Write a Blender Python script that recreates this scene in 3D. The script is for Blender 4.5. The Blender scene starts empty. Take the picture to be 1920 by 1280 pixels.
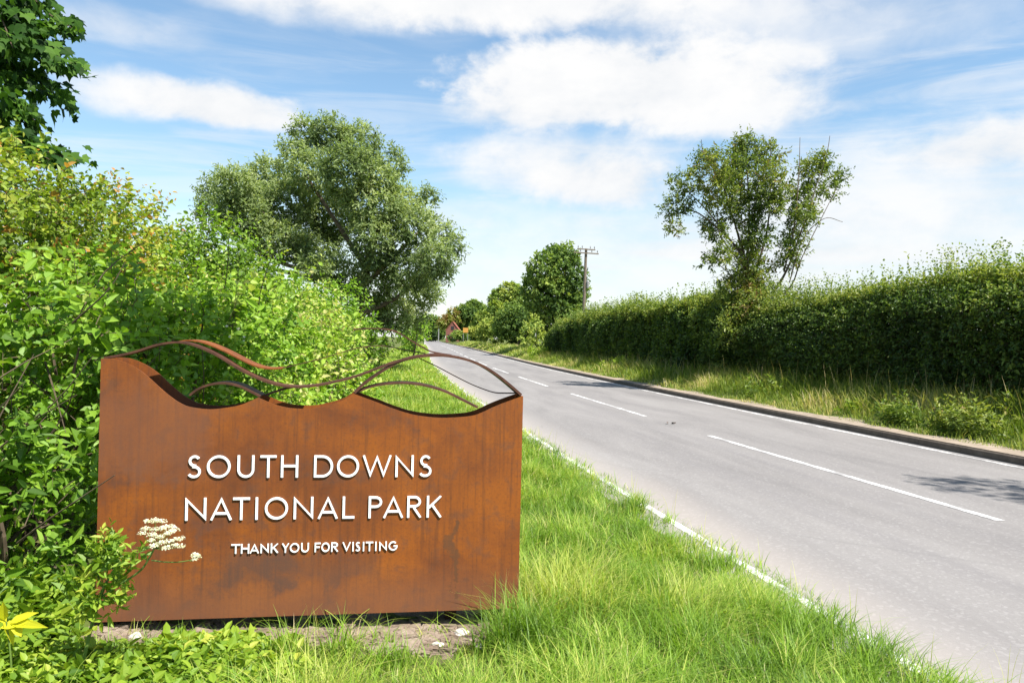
import bpy, math
import numpy as np
from mathutils import Matrix, Vector

# ------------------------------------------------------------------ camera, sky, sun, exposure
SC = bpy.context.scene
COL = SC.collection
ROLL, PITCH, FPX, EYE = math.radians(1.38), -4 / 1400, 1400.0, 1.6
Fw = np.array([0, math.cos(PITCH), math.sin(PITCH)])
R0 = np.array([1.0, 0, 0]); U0 = np.cross(R0, Fw)
Rt = math.cos(ROLL) * R0 + math.sin(ROLL) * U0
Up = -math.sin(ROLL) * R0 + math.cos(ROLL) * U0
EYEP = np.array([0, 0, EYE])
cam_d = bpy.data.cameras.new('camera'); cam = bpy.data.objects.new('camera', cam_d); COL.objects.link(cam)
cam_d.sensor_width = 36; cam_d.lens = 36 * FPX / 1920; cam_d.clip_start = .05; cam_d.clip_end = 8000
cam.matrix_world = Matrix(((Rt[0], Up[0], -Fw[0], 0), (Rt[1], Up[1], -Fw[1], 0), (Rt[2], Up[2], -Fw[2], EYE), (0, 0, 0, 1)))
SC.camera = cam

SUN_AZ = np.array([.756, -.655]); SUN_EL = math.radians(57)
SUN_STR, SKY_STR, EXPOSURE = 4.6, .078, 1.22
sd = bpy.data.lights.new('sun', 'SUN'); sd.energy = SUN_STR; sd.angle = math.radians(.5); sd.color = (1, .955, .88)
sun = bpy.data.objects.new('sun', sd); COL.objects.link(sun)
sdir = Vector((SUN_AZ[0] * math.cos(SUN_EL), SUN_AZ[1] * math.cos(SUN_EL), math.sin(SUN_EL)))
sun.rotation_euler = (-sdir).to_track_quat('-Z', 'Y').to_euler()
SC.view_settings.view_transform = 'Standard'; SC.view_settings.look = 'None'
SC.view_settings.exposure = EXPOSURE; SC.view_settings.gamma = 1

def ray(x, y): return Fw + Rt * ((x - 960) / FPX) - Up * ((y - 640) / FPX)
def at_depth(x, y, Y): d = ray(x, y); return EYEP + d * (Y / d[1])
def at_ground(x, y, z=0.0): d = ray(x, y); return EYEP + d * ((z - EYE) / d[2])
def az_el(x, y):
    d = ray(x, y); d = d / np.linalg.norm(d)
    return math.atan2(d[0], d[1]), math.asin(d[2])

class NT:                                   # tiny node-tree helper
    def __init__(s, tree): s.t = tree; s.n = tree.nodes; s.l = tree.links
    def node(s, typ, **kw):
        n = s.n.new(typ)
        for k, v in kw.items():
            if k in ('ins',):
                for kk, vv in v.items(): s.put(n.inputs[kk], vv)
            else: setattr(n, k, v)
        return n
    def put(s, sock, v):
        if isinstance(v, bpy.types.NodeSocket): s.l.new(v, sock)
        else: sock.default_value = v
    def m(s, op, a, b=0.0, c=0.0, clamp=False):
        n = s.n.new('ShaderNodeMath'); n.operation = op; n.use_clamp = clamp
        s.put(n.inputs[0], a); s.put(n.inputs[1], b); s.put(n.inputs[2], c); return n.outputs[0]
    def mix(s, f, a, b, mode='MIX'):
        n = s.n.new('ShaderNodeMix'); n.data_type = 'RGBA'; n.blend_type = mode
        s.put(n.inputs[0], f); s.put(n.inputs[6], a); s.put(n.inputs[7], b); return n.outputs[2]
    def noise(s, vec, scale, detail=3, rough=.55, dist=0.0):
        n = s.n.new('ShaderNodeTexNoise'); n.inputs['Scale'].default_value = scale
        n.inputs['Detail'].default_value = detail; n.inputs['Roughness'].default_value = rough
        n.inputs['Distortion'].default_value = dist
        if vec is not None: s.l.new(vec, n.inputs['Vector'])
        return n.outputs['Fac']
    def smooth(s, v, a, b):
        n = s.n.new('ShaderNodeMapRange'); n.interpolation_type = 'SMOOTHSTEP'
        s.put(n.inputs['Value'], v); n.inputs['From Min'].default_value = a; n.inputs['From Max'].default_value = b
        return n.outputs['Result']
    def mapping(s, vec, scale=(1, 1, 1), loc=(0, 0, 0), rot=(0, 0, 0)):
        n = s.n.new('ShaderNodeMapping'); s.l.new(vec, n.inputs[0])
        n.inputs['Scale'].default_value = scale; n.inputs['Location'].default_value = loc; n.inputs['Rotation'].default_value = rot
        return n.outputs[0]
    def ramp(s, f, stops):
        n = s.n.new('ShaderNodeValToRGB'); e = n.color_ramp.elements
        while len(e) < len(stops): e.new(.5)
        for q, (p, c) in zip(e, stops): q.position = p; q.color = (*c, 1)
        s.put(n.inputs[0], f); return n.outputs[0]

W = bpy.data.worlds.new('World'); SC.world = W; W.use_nodes = True
def build_world():
    k = NT(W.node_tree); k.n.clear()
    sky = k.node('ShaderNodeTexSky', sky_type='NISHITA', sun_disc=False)
    sky.sun_elevation = SUN_EL; sky.sun_rotation = math.atan2(SUN_AZ[0], SUN_AZ[1])
    sky.air_density = 1.1; sky.dust_density = .6; sky.ozone_density = 1.6
    tc = k.node('ShaderNodeTexCoord'); gen = tc.outputs['Generated']
    sep = k.node('ShaderNodeSeparateXYZ'); k.l.new(gen, sep.inputs[0])
    x, y, z = sep.outputs
    az = k.m('ARCTAN2', x, y); el = k.m('ARCSINE', z)
    comb = k.node('ShaderNodeCombineXYZ'); k.put(comb.inputs[0], az); k.put(comb.inputs[1], k.m('MULTIPLY', el, 1.6)); v = comb.outputs[0]
    n1 = k.noise(v, 5.0, 9, .58, .35); n2 = k.noise(v, 17.0, 6, .6, .2)
    nz = k.m('ADD', k.m('MULTIPLY', k.m('SUBTRACT', n1, .5), 3.4), k.m('MULTIPLY', k.m('SUBTRACT', n2, .5), 1.6))
    # puffy clouds: centre px, half-size px, edge softness, strength
    clouds = [(900, -5, 430, 92, .5, 1), (600, 5, 240, 60, 1.0, .8), (1330, -10, 400, 85, 1.0, .75), (820, -60, 700, 110, .6, 1),
              (1140, 165, 300, 100, .35, 1), (1330, 200, 230, 80, .55, .95), (1010, 205, 170, 60, .5, .9), (1440, 118, 100, 34, .6, .8), (1330, 70, 260, 55, 1.3, .4),
              (1070, 310, 215, 66, .8, .95), (1150, 350, 165, 58, .5, .95), (400, 203, 175, 52, .45, .95), (270, 185, 150, 50, .7, .8),
              (450, 212, 130, 40, .5, .9), (1880, 275, 210, 60, .5, .95), (1700, 390, 420, 130, 1.1, .85), (210, 50, 110, 40, 1.1, .6), (330, 70, 70, 34, 1.2, .35),
              (1600, 60, 330, 70, 1.3, .5), (-300, 60, 200, 60, .6, .9), (2300, 90, 260, 90, .6, 1), (1330, 470, 700, 90, 1.3, .7)]
    total = None
    for (px, py, hx, hy, soft, st) in clouds:
        a0, e0 = az_el(px, py)
        a1, _ = az_el(px + hx, py); am, _ = az_el(px - hx, py); _, e1 = az_el(px, py - hy)
        da = k.m('DIVIDE', k.m('SUBTRACT', az, a0), (a1 - am) / 2); de = k.m('DIVIDE', k.m('SUBTRACT', el, e0), max(.01, e1 - e0))
        # flatter base: squash below the middle
        de = k.m('MULTIPLY', de, k.m('ADD', 1.0, k.m('MULTIPLY', k.m('LESS_THAN', de, 0.0), .35)))
        E = k.m('SUBTRACT', 1.0, k.m('ADD', k.m('MULTIPLY', da, da), k.m('MULTIPLY', de, de)))
        msk = k.m('MULTIPLY', k.smooth(k.m('ADD', E, nz), -soft * 1.0, soft * 1.5), st)
        total = msk if total is None else k.m('SUBTRACT', k.m('ADD', total, msk), k.m('MULTIPLY', total, msk))
    # thin streaky cirrus, stronger low down and to the right
    cv = k.mapping(v, scale=(2.2, 11, 1), rot=(0, 0, math.radians(-7)))
    ci = k.smooth(k.noise(cv, 1.6, 8, .6, .8), .40, .74)
    low = k.smooth(el, .46, .02)
    right = k.smooth(az, -.35, .5)
    ciw = k.m('MULTIPLY', ci, k.m('ADD', .10, k.m('ADD', k.m('MULTIPLY', low, .62), k.m('MULTIPLY', right, .25))))
    hz = k.m('MULTIPLY', k.smooth(el, .25, -.02), k.m('ADD', .52, k.m('MULTIPLY', right, .40)))
    total = k.m('SUBTRACT', k.m('ADD', total, ciw), k.m('MULTIPLY', total, ciw))
    total = k.m('SUBTRACT', k.m('ADD', total, hz), k.m('MULTIPLY', total, hz), clamp=True)
    shade = k.ramp(k.m('ADD', n1, k.m('MULTIPLY', k.m('SUBTRACT', n2, .5), .35)), [(.32, (.85, .88, .915)), (.48, (.95, .96, .975)), (.58, (1, 1, 1))])
    CL = .43
    cc = k.mix(1.0, shade, (CL, CL, CL, 1), 'MULTIPLY')
    skyc = k.mix(1.0, sky.outputs[0], (SKY_STR * 1.0, SKY_STR * 1.10, SKY_STR * 1.08, 1), 'MULTIPLY')
    c = k.mix(total, skyc, cc)
    bg = k.node('ShaderNodeBackground', ins={'Color': c, 'Strength': 1.0})
    out = k.node('ShaderNodeOutputWorld'); k.l.new(bg.outputs[0], out.inputs[0])
build_world()

# ------------------------------------------------------------------ mesh helpers
rng = np.random.default_rng(7)
def unit(v): return v / np.maximum(np.linalg.norm(v, axis=-1, keepdims=True), 1e-9)
def mesh(name, V, faces, mat, parent=None, tint=None, smooth=False, uv=None, fmat=None):
    V = np.asarray(V, np.float32).reshape(-1, 3)
    me = bpy.data.meshes.new(name)
    me.vertices.add(len(V)); me.vertices.foreach_set('co', V.ravel())
    if not isinstance(faces, list): faces = [faces]
    faces = [np.asarray(f, np.int32) for f in faces if len(f)]
    loops = np.concatenate([f.ravel() for f in faces])
    sizes = np.concatenate([np.full(len(f), f.shape[1], np.int32) for f in faces])
    starts = np.concatenate([[0], np.cumsum(sizes)[:-1]]).astype(np.int32)
    me.loops.add(len(loops)); me.loops.foreach_set('vertex_index', loops)
    me.polygons.add(len(sizes)); me.polygons.foreach_set('loop_start', starts)
    me.polygons.foreach_set('use_smooth', np.full(len(sizes), bool(smooth)))
    if fmat is not None: me.polygons.foreach_set('material_index', np.asarray(fmat, np.int32))
    me.update(calc_edges=True)
    if tint is not None:
        at = me.attributes.new('tint', 'FLOAT', 'POINT'); at.data.foreach_set('value', np.asarray(tint, np.float32))
    if uv is not None:
        l = me.uv_layers.new(name='UVMap'); l.data.foreach_set('uv', np.asarray(uv, np.float32)[loops].ravel())
    for m_ in (mat if isinstance(mat, (list, tuple)) else [mat]): me.materials.append(m_)
    o = bpy.data.objects.new(name, me); COL.objects.link(o)
    if parent is not None:
        o.parent = parent; o.matrix_parent_inverse = Matrix.Translation(-parent.location)
    return o
def thing(name, label, cat, loc, group=None):
    o = bpy.data.objects.new(name, None); COL.objects.link(o); o.location = [float(q) for q in loc]
    o.empty_display_size = .2
    return tag(o, label, cat, group)
def tag(o, label, cat, group=None):
    o['label'] = label; o['category'] = cat
    if group: o['group'] = group
    return o
class Acc:                                   # collects pieces of one mesh
    def __init__(s): s.V = []; s.F = {}; s.T = []; s.n = 0
    def add(s, V, F, t=None):
        V = np.asarray(V, float).reshape(-1, 3); s.V.append(V)
        for f in (F if isinstance(F, list) else [F]):
            f = np.asarray(f)
            if len(f): s.F.setdefault(f.shape[1], []).append(f + s.n)
        s.T.append(np.full(len(V), .5) if t is None else np.broadcast_to(t, (len(V),)))
        s.n += len(V); return s
    def build(s, name, mat, parent=None, smooth=False):
        return mesh(name, np.concatenate(s.V), [np.concatenate(f) for f in s.F.values()], mat, parent, np.concatenate(s.T), smooth)
def box(acc, c, half, ax=None, bev=0.0):
    ax = np.eye(3) if ax is None else ax
    b = min(bev, min(half) * .45) if bev else 0
    if not b:
        P = np.array([[i, j, k] for k in (-1, 1) for j in (-1, 1) for i in (-1, 1)], float) * half
        F = np.array([[0, 2, 3, 1], [4, 5, 7, 6], [0, 1, 5, 4], [2, 6, 7, 3], [0, 4, 6, 2], [1, 3, 7, 5]])
    else:
        h = np.array(half, float); L = []
        for zz, ins in ((-h[2], b), (-h[2] + b, 0), (h[2] - b, 0), (h[2], b)):
            X, Yy = h[0] - ins, h[1] - ins
            L += [[-X + b, -Yy, zz], [X - b, -Yy, zz], [X, -Yy + b, zz], [X, Yy - b, zz], [X - b, Yy, zz], [-X + b, Yy, zz], [-X, Yy - b, zz], [-X, -Yy + b, zz]]
        P = np.array(L); F = [np.array([[r * 8 + i, r * 8 + (i + 1) % 8, r * 8 + 8 + (i + 1) % 8, r * 8 + 8 + i] for r in range(3) for i in range(8)]),
                              np.array([[7, 6, 5, 4, 3, 2, 1, 0], [24, 25, 26, 27, 28, 29, 30, 31]])]
    acc.add(P @ ax + np.asarray(c, float), F)
def tube(acc, pts, rad, sides=6, t=None):
    pts = np.asarray(pts, float); n = len(pts); rad = np.broadcast_to(rad, (n,))
    d = unit(np.gradient(pts, axis=0)); ref = np.array([0, 0, 1.0]) if abs(d[0][2]) < .9 else np.array([1.0, 0, 0])
    s = unit(np.cross(d, ref)); u = np.cross(s, d)
    a = np.linspace(0, 2 * np.pi, sides, endpoint=False)
    V = pts[:, None] + rad[:, None, None] * (np.cos(a)[None, :, None] * s[:, None] + np.sin(a)[None, :, None] * u[:, None])
    i = np.arange(n - 1)[:, None] * sides; j = np.arange(sides)[None]; j2 = (j + 1) % sides
    F = np.stack([i + j, i + j2, i + sides + j2, i + sides + j], -1).reshape(-1, 4)
    caps = [np.arange(sides)[::-1][None], (np.arange(sides) + (n - 1) * sides)[None]]
    acc.add(V.reshape(-1, 3), [F] + caps, t)
def catmull(P, n=8):
    P = np.asarray(P, float); Q = np.vstack([2 * P[0] - P[1], P, 2 * P[-1] - P[-2]]); out = []
    for i in range(1, len(Q) - 2):
        t = np.linspace(0, 1, n, endpoint=False)[:, None]
        a, b, c, d = Q[i - 1], Q[i], Q[i + 1], Q[i + 2]
        out.append(.5 * (2 * b + (c - a) * t + (2 * a - 5 * b + 4 * c - d) * t ** 2 + (3 * b - a - 3 * c + d) * t ** 3))
    return np.vstack(out + [P[-1:]])
def lumps(P, f, seed):                       # cheap smooth 3-D noise in about -1..1
    r = np.random.default_rng(seed); s = 0
    for q in range(5):
        k = unit(r.normal(size=3)) * f * (1 + .45 * q); s = s + np.sin(P @ k + r.uniform(0, 6.28)) / (1 + .35 * q)
    return s / 2.4

# ------------------------------------------------------------------ materials
def principled(name, rough=.8, spec=.3):
    m = bpy.data.materials.new(name); m.use_nodes = True; k = NT(m.node_tree)
    b = m.node_tree.nodes['Principled BSDF']; b.inputs['Roughness'].default_value = rough; b.inputs['Specular IOR Level'].default_value = spec
    return m, k, b
def plain(name, col, rough=.8, spec=.3, var=.25, scale=6, bump=0.0, metal=0.0):
    m, k, b = principled(name, rough, spec); tc = k.node('ShaderNodeTexCoord').outputs['Object']
    n = k.noise(tc, scale, 5, .6)
    c = k.ramp(n, [(.3, tuple(q * (1 - var) for q in col)), (.7, tuple(min(1, q * (1 + var)) for q in col))])
    k.put(b.inputs['Base Color'], c); b.inputs['Metallic'].default_value = metal
    if bump:
        bp = k.node('ShaderNodeBump', ins={'Strength': bump, 'Distance': .02, 'Height': k.noise(tc, scale * 4, 4)}); k.l.new(bp.outputs[0], b.inputs['Normal'])
    return m
def leafmat(name, stops, trans=.4, rough=.5, spec=.35, tcol=(1.25, 1.3, .55)):
    m, k, b = principled(name, rough, spec)
    a = k.node('ShaderNodeAttribute', attribute_name='tint')
    c = k.ramp(a.outputs['Fac'], stops); k.put(b.inputs['Base Color'], c)
    t = k.node('ShaderNodeBsdfTranslucent'); k.put(t.inputs['Color'], k.mix(1.0, c, (*tcol, 1), 'MULTIPLY'))
    mx = k.node('ShaderNodeMixShader', ins={0: trans}); k.l.new(b.outputs[0], mx.inputs[1]); k.l.new(t.outputs[0], mx.inputs[2])
    k.l.new(mx.outputs[0], k.n['Material Output'].inputs[0]); return m
M = {}
M['shrub'] = leafmat('shrub leaf', [(0, (.034, .080, .010)), (.3, (.105, .195, .016)), (.6, (.190, .325, .030)), (.85, (.32, .43, .05)), (1, (.44, .46, .08))])
M['hawthorn'] = leafmat('hawthorn leaf', [(0, (.038, .080, .010)), (.3, (.115, .190, .016)), (.6, (.235, .325, .030)), (.85, (.36, .37, .05)), (.90, (.42, .31, .06)), (1, (.48, .24, .06))])
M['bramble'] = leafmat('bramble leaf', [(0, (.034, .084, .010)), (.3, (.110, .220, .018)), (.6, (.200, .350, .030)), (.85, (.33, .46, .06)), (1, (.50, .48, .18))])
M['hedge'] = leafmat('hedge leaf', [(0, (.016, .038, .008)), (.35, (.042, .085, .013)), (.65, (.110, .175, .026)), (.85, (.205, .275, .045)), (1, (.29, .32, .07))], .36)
M['willow'] = leafmat('willow leaf', [(0, (.054, .090, .040)), (.35, (.150, .210, .082)), (.65, (.275, .345, .140)), (1, (.45, .50, .26))], .44, .5, .25)
M['ash'] = leafmat('ash leaf', [(0, (.028, .060, .013)), (.35, (.085, .138, .024)), (.65, (.195, .255, .042)), (.9, (.27, .29, .05)), (1, (.26, .18, .07))], .38)
M['sycamore'] = leafmat('sycamore leaf', [(0, (.010, .030, .006)), (.5, (.032, .085, .012)), (1, (.10, .20, .022))], .4, .6, .12)
M['fartree'] = leafmat('distant leaf', [(0, (.036, .072, .024)), (.4, (.105, .175, .042)), (.7, (.215, .30, .062)), (1, (.38, .42, .09))], .34, .6, .2)
M['grass'] = leafmat('grass blade', [(0, (.060, .125, .016)), (.35, (.145, .260, .024)), (.7, (.245, .390, .040)), (.9, (.46, .50, .11)), (1, (.58, .50, .28))], .45)
M['verge'] = leafmat('verge grass blade', [(0, (.055, .10, .016)), (.35, (.150, .225, .032)), (.65, (.29, .345, .060)), (.85, (.52, .45, .17)), (1, (.62, .50, .28))], .4)
M['weed'] = leafmat('weed leaf', [(0, (.065, .140, .014)), (.4, (.160, .280, .022)), (.75, (.29, .40, .036)), (1, (.44, .47, .07))], .45)
M['yellow'] = leafmat('yellow leaf', [(0, (.50, .50, .02)), (1, (.70, .64, .03))], .45)
M['petal'] = leafmat('white petal', [(0, (.42, .42, .22)), (.4, (.62, .60, .42)), (1, (.80, .78, .66))], .25, .7, .2, (1, 1, .95))
M['stem'] = leafmat('green stem', [(0, (.08, .15, .03)), (1, (.17, .24, .05))], .15)
M['bark'] = plain('bark', (.11, .085, .06), .9, .15, .5, 9, .6)
M['twig'] = plain('twig', (.10, .075, .05), .9, .15, .3, 30)
M['pole'] = plain('weathered pole', (.16, .13, .10), .9, .2, .3, 12)
M['metal'] = plain('grey metal', (.22, .22, .22), .5, .4, .2, 8)
M['white'] = plain('white letter paint', (.82, .82, .80), .45, .4, .04, 20)
M['stone'] = plain('pale stone', (.50, .46, .41), .9, .2, .3, 14, .5)
M['brick'] = plain('red brick', (.19, .080, .062), .9, .2, .3, 3)
M['tile'] = plain('red roof tile', (.25, .09, .06), .85, .2, .3, 4)
M['dark'] = plain('dark glass', (.02, .02, .022), .2, .5, .2, 3)
M['orange'] = plain('orange board', (.50, .25, .05), .6, .3, .12, 5)
M['litter'] = plain('dead leaf', (.10, .065, .045), .9, .2, .3, 30)

def mat_corten():
    m, k, b = principled('weathered rust steel', .62, .25); tc = k.node('ShaderNodeTexCoord').outputs['Object']
    big = k.noise(tc, 2.3, 6, .62, .5); mid = k.noise(tc, 7.5, 6, .65, .2); fine = k.noise(tc, 70, 4, .75)
    st = k.noise(k.mapping(tc, (46, 46, 1.5)), 1.0, 6, .7)
    base = k.ramp(big, [(.30, (.098, .031, .011)), (.45, (.172, .050, .011)), (.60, (.240, .069, .009)), (.8, (.28, .084, .010))])
    base = k.mix(k.m('MULTIPLY', k.smooth(mid, .50, .68), .55), base, (.095, .046, .028, 1))
    base = k.mix(k.m('MULTIPLY', k.smooth(st, .48, .68), .55), base, (.085, .032, .014, 1))
    base = k.mix(k.m('MULTIPLY', k.smooth(st, .46, .28), .35), base, (.27, .085, .020, 1))
    base = k.mix(k.m('MULTIPLY', k.smooth(fine, .48, .72), .5), base, (.075, .030, .015, 1))
    # paler, greyer run-off band along the foot and some darker squarish stains
    geo = k.node('ShaderNodeSeparateXYZ'); k.l.new(tc, geo.inputs[0])
    foot = k.m('MULTIPLY', k.smooth(k.m('ADD', geo.outputs[2], k.m('MULTIPLY', k.m('SUBTRACT', mid, .5), .22)), .30, .02), .55)
    base = k.mix(foot, base, (.150, .072, .042, 1))
    def patch(x0, x1, z0, z1, f, col, base, e=.12):
        wob = k.m('MULTIPLY', k.m('SUBTRACT', k.noise(tc, 4.5, 5, .65), .5), .55); wo2 = k.m('MULTIPLY', k.m('SUBTRACT', mid, .5), .5)
        X = k.m('ADD', geo.outputs[0], wob); Z = k.m('ADD', geo.outputs[2], wo2)
        w = k.m('MULTIPLY', k.m('MULTIPLY', k.smooth(X, x0, x0 + e), k.smooth(X, x1, x1 - e)), k.m('MULTIPLY', k.smooth(Z, z0, z0 + e), k.smooth(Z, z1, z1 - e)))
        return k.mix(k.m('MULTIPLY', w, k.m('MULTIPLY', f, k.m('ADD', .55, k.m('MULTIPLY', st, .8)))), base, col)
    base = patch(.02, .16, .58, .80, .75, (.075, .036, .024, 1), base, .09)
    base = patch(.45, 1.05, .08, .42, .85, (.090, .045, .030, 1), base, .16)
    base = patch(.75, 1.45, .10, .36, .75, (.095, .050, .034, 1), base, .18)
    base = patch(-.2, .62, .62, 1.25, .6, (.150, .062, .034, 1), base, .2)
    base = patch(.35, .60, .40, .56, .5, (.10, .05, .035, 1), base, .1)
    base = patch(1.70, 1.79, .12, .50, .75, (.10, .045, .020, 1), base, .03)
    k.put(b.inputs['Base Color'], base)
    bp = k.node('ShaderNodeBump', ins={'Strength': .12, 'Distance': .004, 'Height': fine}); k.l.new(bp.outputs[0], b.inputs['Normal'])
    k.put(b.inputs['Roughness'], k.m('ADD', .5, k.m('MULTIPLY', mid, .3)))
    return m
M['corten'] = mat_corten()
M['ribbon'] = plain('shade-dark rusted strip', (.075, .030, .017), .6, .3, .45, 14)  # rust darkened to stand in for shade on the ribbon undersides

def mat_asphalt():
    m, k, b = principled('worn asphalt', .85, .25)
    tc = k.node('ShaderNodeTexCoord'); uv = tc.outputs['UV']; ob = tc.outputs['Object']
    fine = k.noise(ob, 85, 3, .75); agg = k.node('ShaderNodeTexVoronoi'); agg.inputs['Scale'].default_value = 48; k.l.new(ob, agg.inputs['Vector'])
    streak = k.noise(k.mapping(uv, (1.5, .035, 1)), 1.0, 5, .6); patchy = k.noise(k.mapping(uv, (.9, .16, 1)), 1.0, 6, .65, .6)
    c = k.ramp(patchy, [(.32, (.150, .141, .137)), (.5, (.192, .180, .173)), (.7, (.230, .217, .207))])
    c = k.mix(k.m('MULTIPLY', k.smooth(streak, .52, .70), .6), c, (.165, .155, .154, 1))
    c = k.mix(k.m('MULTIPLY', k.smooth(fine, .45, .75), .45), c, (.13, .125, .125, 1))
    c = k.mix(k.m('MULTIPLY', k.smooth(agg.outputs['Color'], .6, 1.0), .35), c, (.34, .325, .315, 1))
    # dusty left edge
    sep = k.node('ShaderNodeSeparateXYZ'); k.l.new(uv, sep.inputs[0])
    ed = k.m('ADD', sep.outputs[0], k.m('MULTIPLY', k.m('SUBTRACT', patchy, .5), 1.2))
    c = k.mix(k.m('MULTIPLY', k.smooth(ed, -2.3, -3.3), .55), c, (.36, .32, .285, 1))
    # thin sealed cracks
    vo = k.node('ShaderNodeTexVoronoi', feature='DISTANCE_TO_EDGE'); vo.inputs['Scale'].default_value = .55
    k.l.new(k.mapping(uv, (1, .5, 1)), vo.inputs['Vector'])
    crack = k.m('MULTIPLY', k.smooth(k.m('ADD', vo.outputs['Distance'], k.m('MULTIPLY', k.m('SUBTRACT', fine, .5), .02)), .012, .0), k.smooth(patchy, .52, .6))
    c = k.mix(k.m('MULTIPLY', crack, .18), c, (.09, .088, .088, 1))
    k.put(b.inputs['Base Color'], c)
    bp = k.node('ShaderNodeBump', ins={'Strength': .35, 'Distance': .006, 'Height': fine}); k.l.new(bp.outputs[0], b.inputs['Normal'])
    return m
M['asphalt'] = mat_asphalt()
def mat_line():
    m, k, b = principled('worn road paint', .7, .3); ob = k.node('ShaderNodeTexCoord').outputs['Object']
    n = k.noise(ob, 30, 6, .8); n2 = k.noise(ob, 2.2, 5, .65)
    w = k.smooth(k.m('ADD', n, k.m('MULTIPLY', k.m('SUBTRACT', n2, .5), .9)), .60, .42)
    k.put(b.inputs['Base Color'], k.mix(k.m('MULTIPLY', w, .92), (.27, .26, .255, 1), (.68, .67, .65, 1))); return m
M['line'] = mat_line()
def mat_ground():
    m, k, b = principled('verge earth', .95, .1); ob = k.node('ShaderNodeTexCoord').outputs['Object']
    n = k.noise(ob, .9, 6, .65); f = k.noise(ob, 22, 5, .7)
    c = k.ramp(n, [(.3, (.055, .075, .02)), (.5, (.085, .115, .026)), (.7, (.135, .145, .04))])
    c = k.mix(k.smooth(f, .45, .7), c, (.085, .070, .042, 1)); k.put(b.inputs['Base Color'], c)
    bp = k.node('ShaderNodeBump', ins={'Strength': .6, 'Distance': .03, 'Height': f}); k.l.new(bp.outputs[0], b.inputs['Normal']); return m
M['ground'] = mat_ground()
def mat_soil():
    m, k, b = principled('dry pale soil', .95, .1); ob = k.node('ShaderNodeTexCoord').outputs['Object']
    n = k.noise(ob, 5, 6, .7); f = k.noise(ob, 60, 4, .75)
    c = k.ramp(n, [(.3, (.13, .095, .070)), (.5, (.235, .18, .135)), (.72, (.35, .285, .23))])
    c = k.mix(k.m('MULTIPLY', k.smooth(f, .5, .75), .6), c, (.16, .12, .085, 1)); k.put(b.inputs['Base Color'], c)
    bp = k.node('ShaderNodeBump', ins={'Strength': .8, 'Distance': .02, 'Height': f}); k.l.new(bp.outputs[0], b.inputs['Normal']); return m
M['soil'] = mat_soil()
M['kerb'] = plain('shade-dark concrete kerb', (.125, .100, .078), .9, .2, .25, 5, .4)  # stone colour darkened to carry the shade on the road-side face
M['dust'] = plain('dusty pavement edge and lit kerb top', (.27, .22, .172), .95, .1, .25, 4, .5)

# ------------------------------------------------------------------ terrain: road centre line, ground heights
Yk = np.array([-60, -20, 0, 7, 13, 18, 27, 36, 46, 63, 109, 200, 333, 1000, 3000.])
Xk = np.array([18, 9.9, 6.05, 4.66, 3.5, 2.62, 1.1, -.25, -1.65, -3.7, -9, -20.2, -36, -116, -356.])
_s = np.gradient(Xk, Yk)
def cx(Y):
    Y = np.asarray(Y, float); i = np.clip(np.searchsorted(Yk, Y) - 1, 0, len(Yk) - 2)
    h = Yk[i + 1] - Yk[i]; t = (Y - Yk[i]) / h
    return (2 * t**3 - 3 * t**2 + 1) * Xk[i] + (t**3 - 2 * t**2 + t) * h * _s[i] + (-2 * t**3 + 3 * t**2) * Xk[i + 1] + (t**3 - t**2) * h * _s[i + 1]
Uk = np.array([-4000, -60, -14, -9, -7, -5.6, -4.6, -3.75, -3.45, -3.3, 3.2, 3.4, 3.42, 4.0, 5.2, 6.4, 9, 60, 4000.])
Zk = np.array([.3, .3, .45, .22, .13, .12, .07, .01, -.03, -.03, -.03, -.03, .09, .112, .33, .5, .55, .4, .4])
SZ = .165
BL = at_ground(178, 1166, SZ); BR = at_ground(968, 1140, SZ)
SX = unit(np.array([BR[0] - BL[0], BR[1] - BL[1], 0.])); SY = np.array([-SX[1], SX[0], 0.]); ORG = np.array([BL[0], BL[1], SZ])
SW = float(np.linalg.norm((BR - BL)[:2]))
def gz(X, Y):
    X = np.asarray(X, float); Y = np.asarray(Y, float)
    u = X - cx(Y); z = np.interp(u, Uk, Zk)
    off = np.clip((np.abs(u) - 3.8) / 1.5, 0, 1)
    s_ = (X - ORG[0]) * SX[0] + (Y - ORG[1]) * SX[1]; d_ = (X - ORG[0]) * SY[0] + (Y - ORG[1]) * SY[1]
    z = z - .05 * np.exp(-((d_ - .06) / .22) ** 2) / (1 + np.exp((np.abs(s_ - SW / 2) - SW / 2) * 14))
    return z + off * .035 * lumps(np.stack([X, Y, 0 * X], -1), 1.3, 3)
def at_terrain(x, y):
    z = .1
    for _ in range(14): c = at_ground(x, y, z); z = .5 * z + .5 * float(gz(c[0], c[1]))
    c = at_ground(x, y, z); c[2] = float(gz(c[0], c[1])); return c
def strip(us, Ys, zf, uvf=True):
    U_, Y_ = np.meshgrid(us, Ys); X_ = cx(Y_) + U_
    V = np.stack([X_, Y_, zf(X_, Y_, U_)], -1).reshape(-1, 3); n = len(us); i = np.arange(len(Ys) - 1)[:, None] * n; j = np.arange(n - 1)[None]
    F = np.stack([i + j, i + j + 1, i + n + j + 1, i + n + j], -1).reshape(-1, 4)
    return V, F, np.stack([U_.ravel(), Y_.ravel()], -1)
Ys = np.concatenate([np.arange(-55, 0, 2.5), np.arange(0, 14, .2), np.arange(14, 60, .8), np.arange(60, 340, 6), np.array([360, 420, 520, 700, 1000, 1600, 2900.])])
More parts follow.
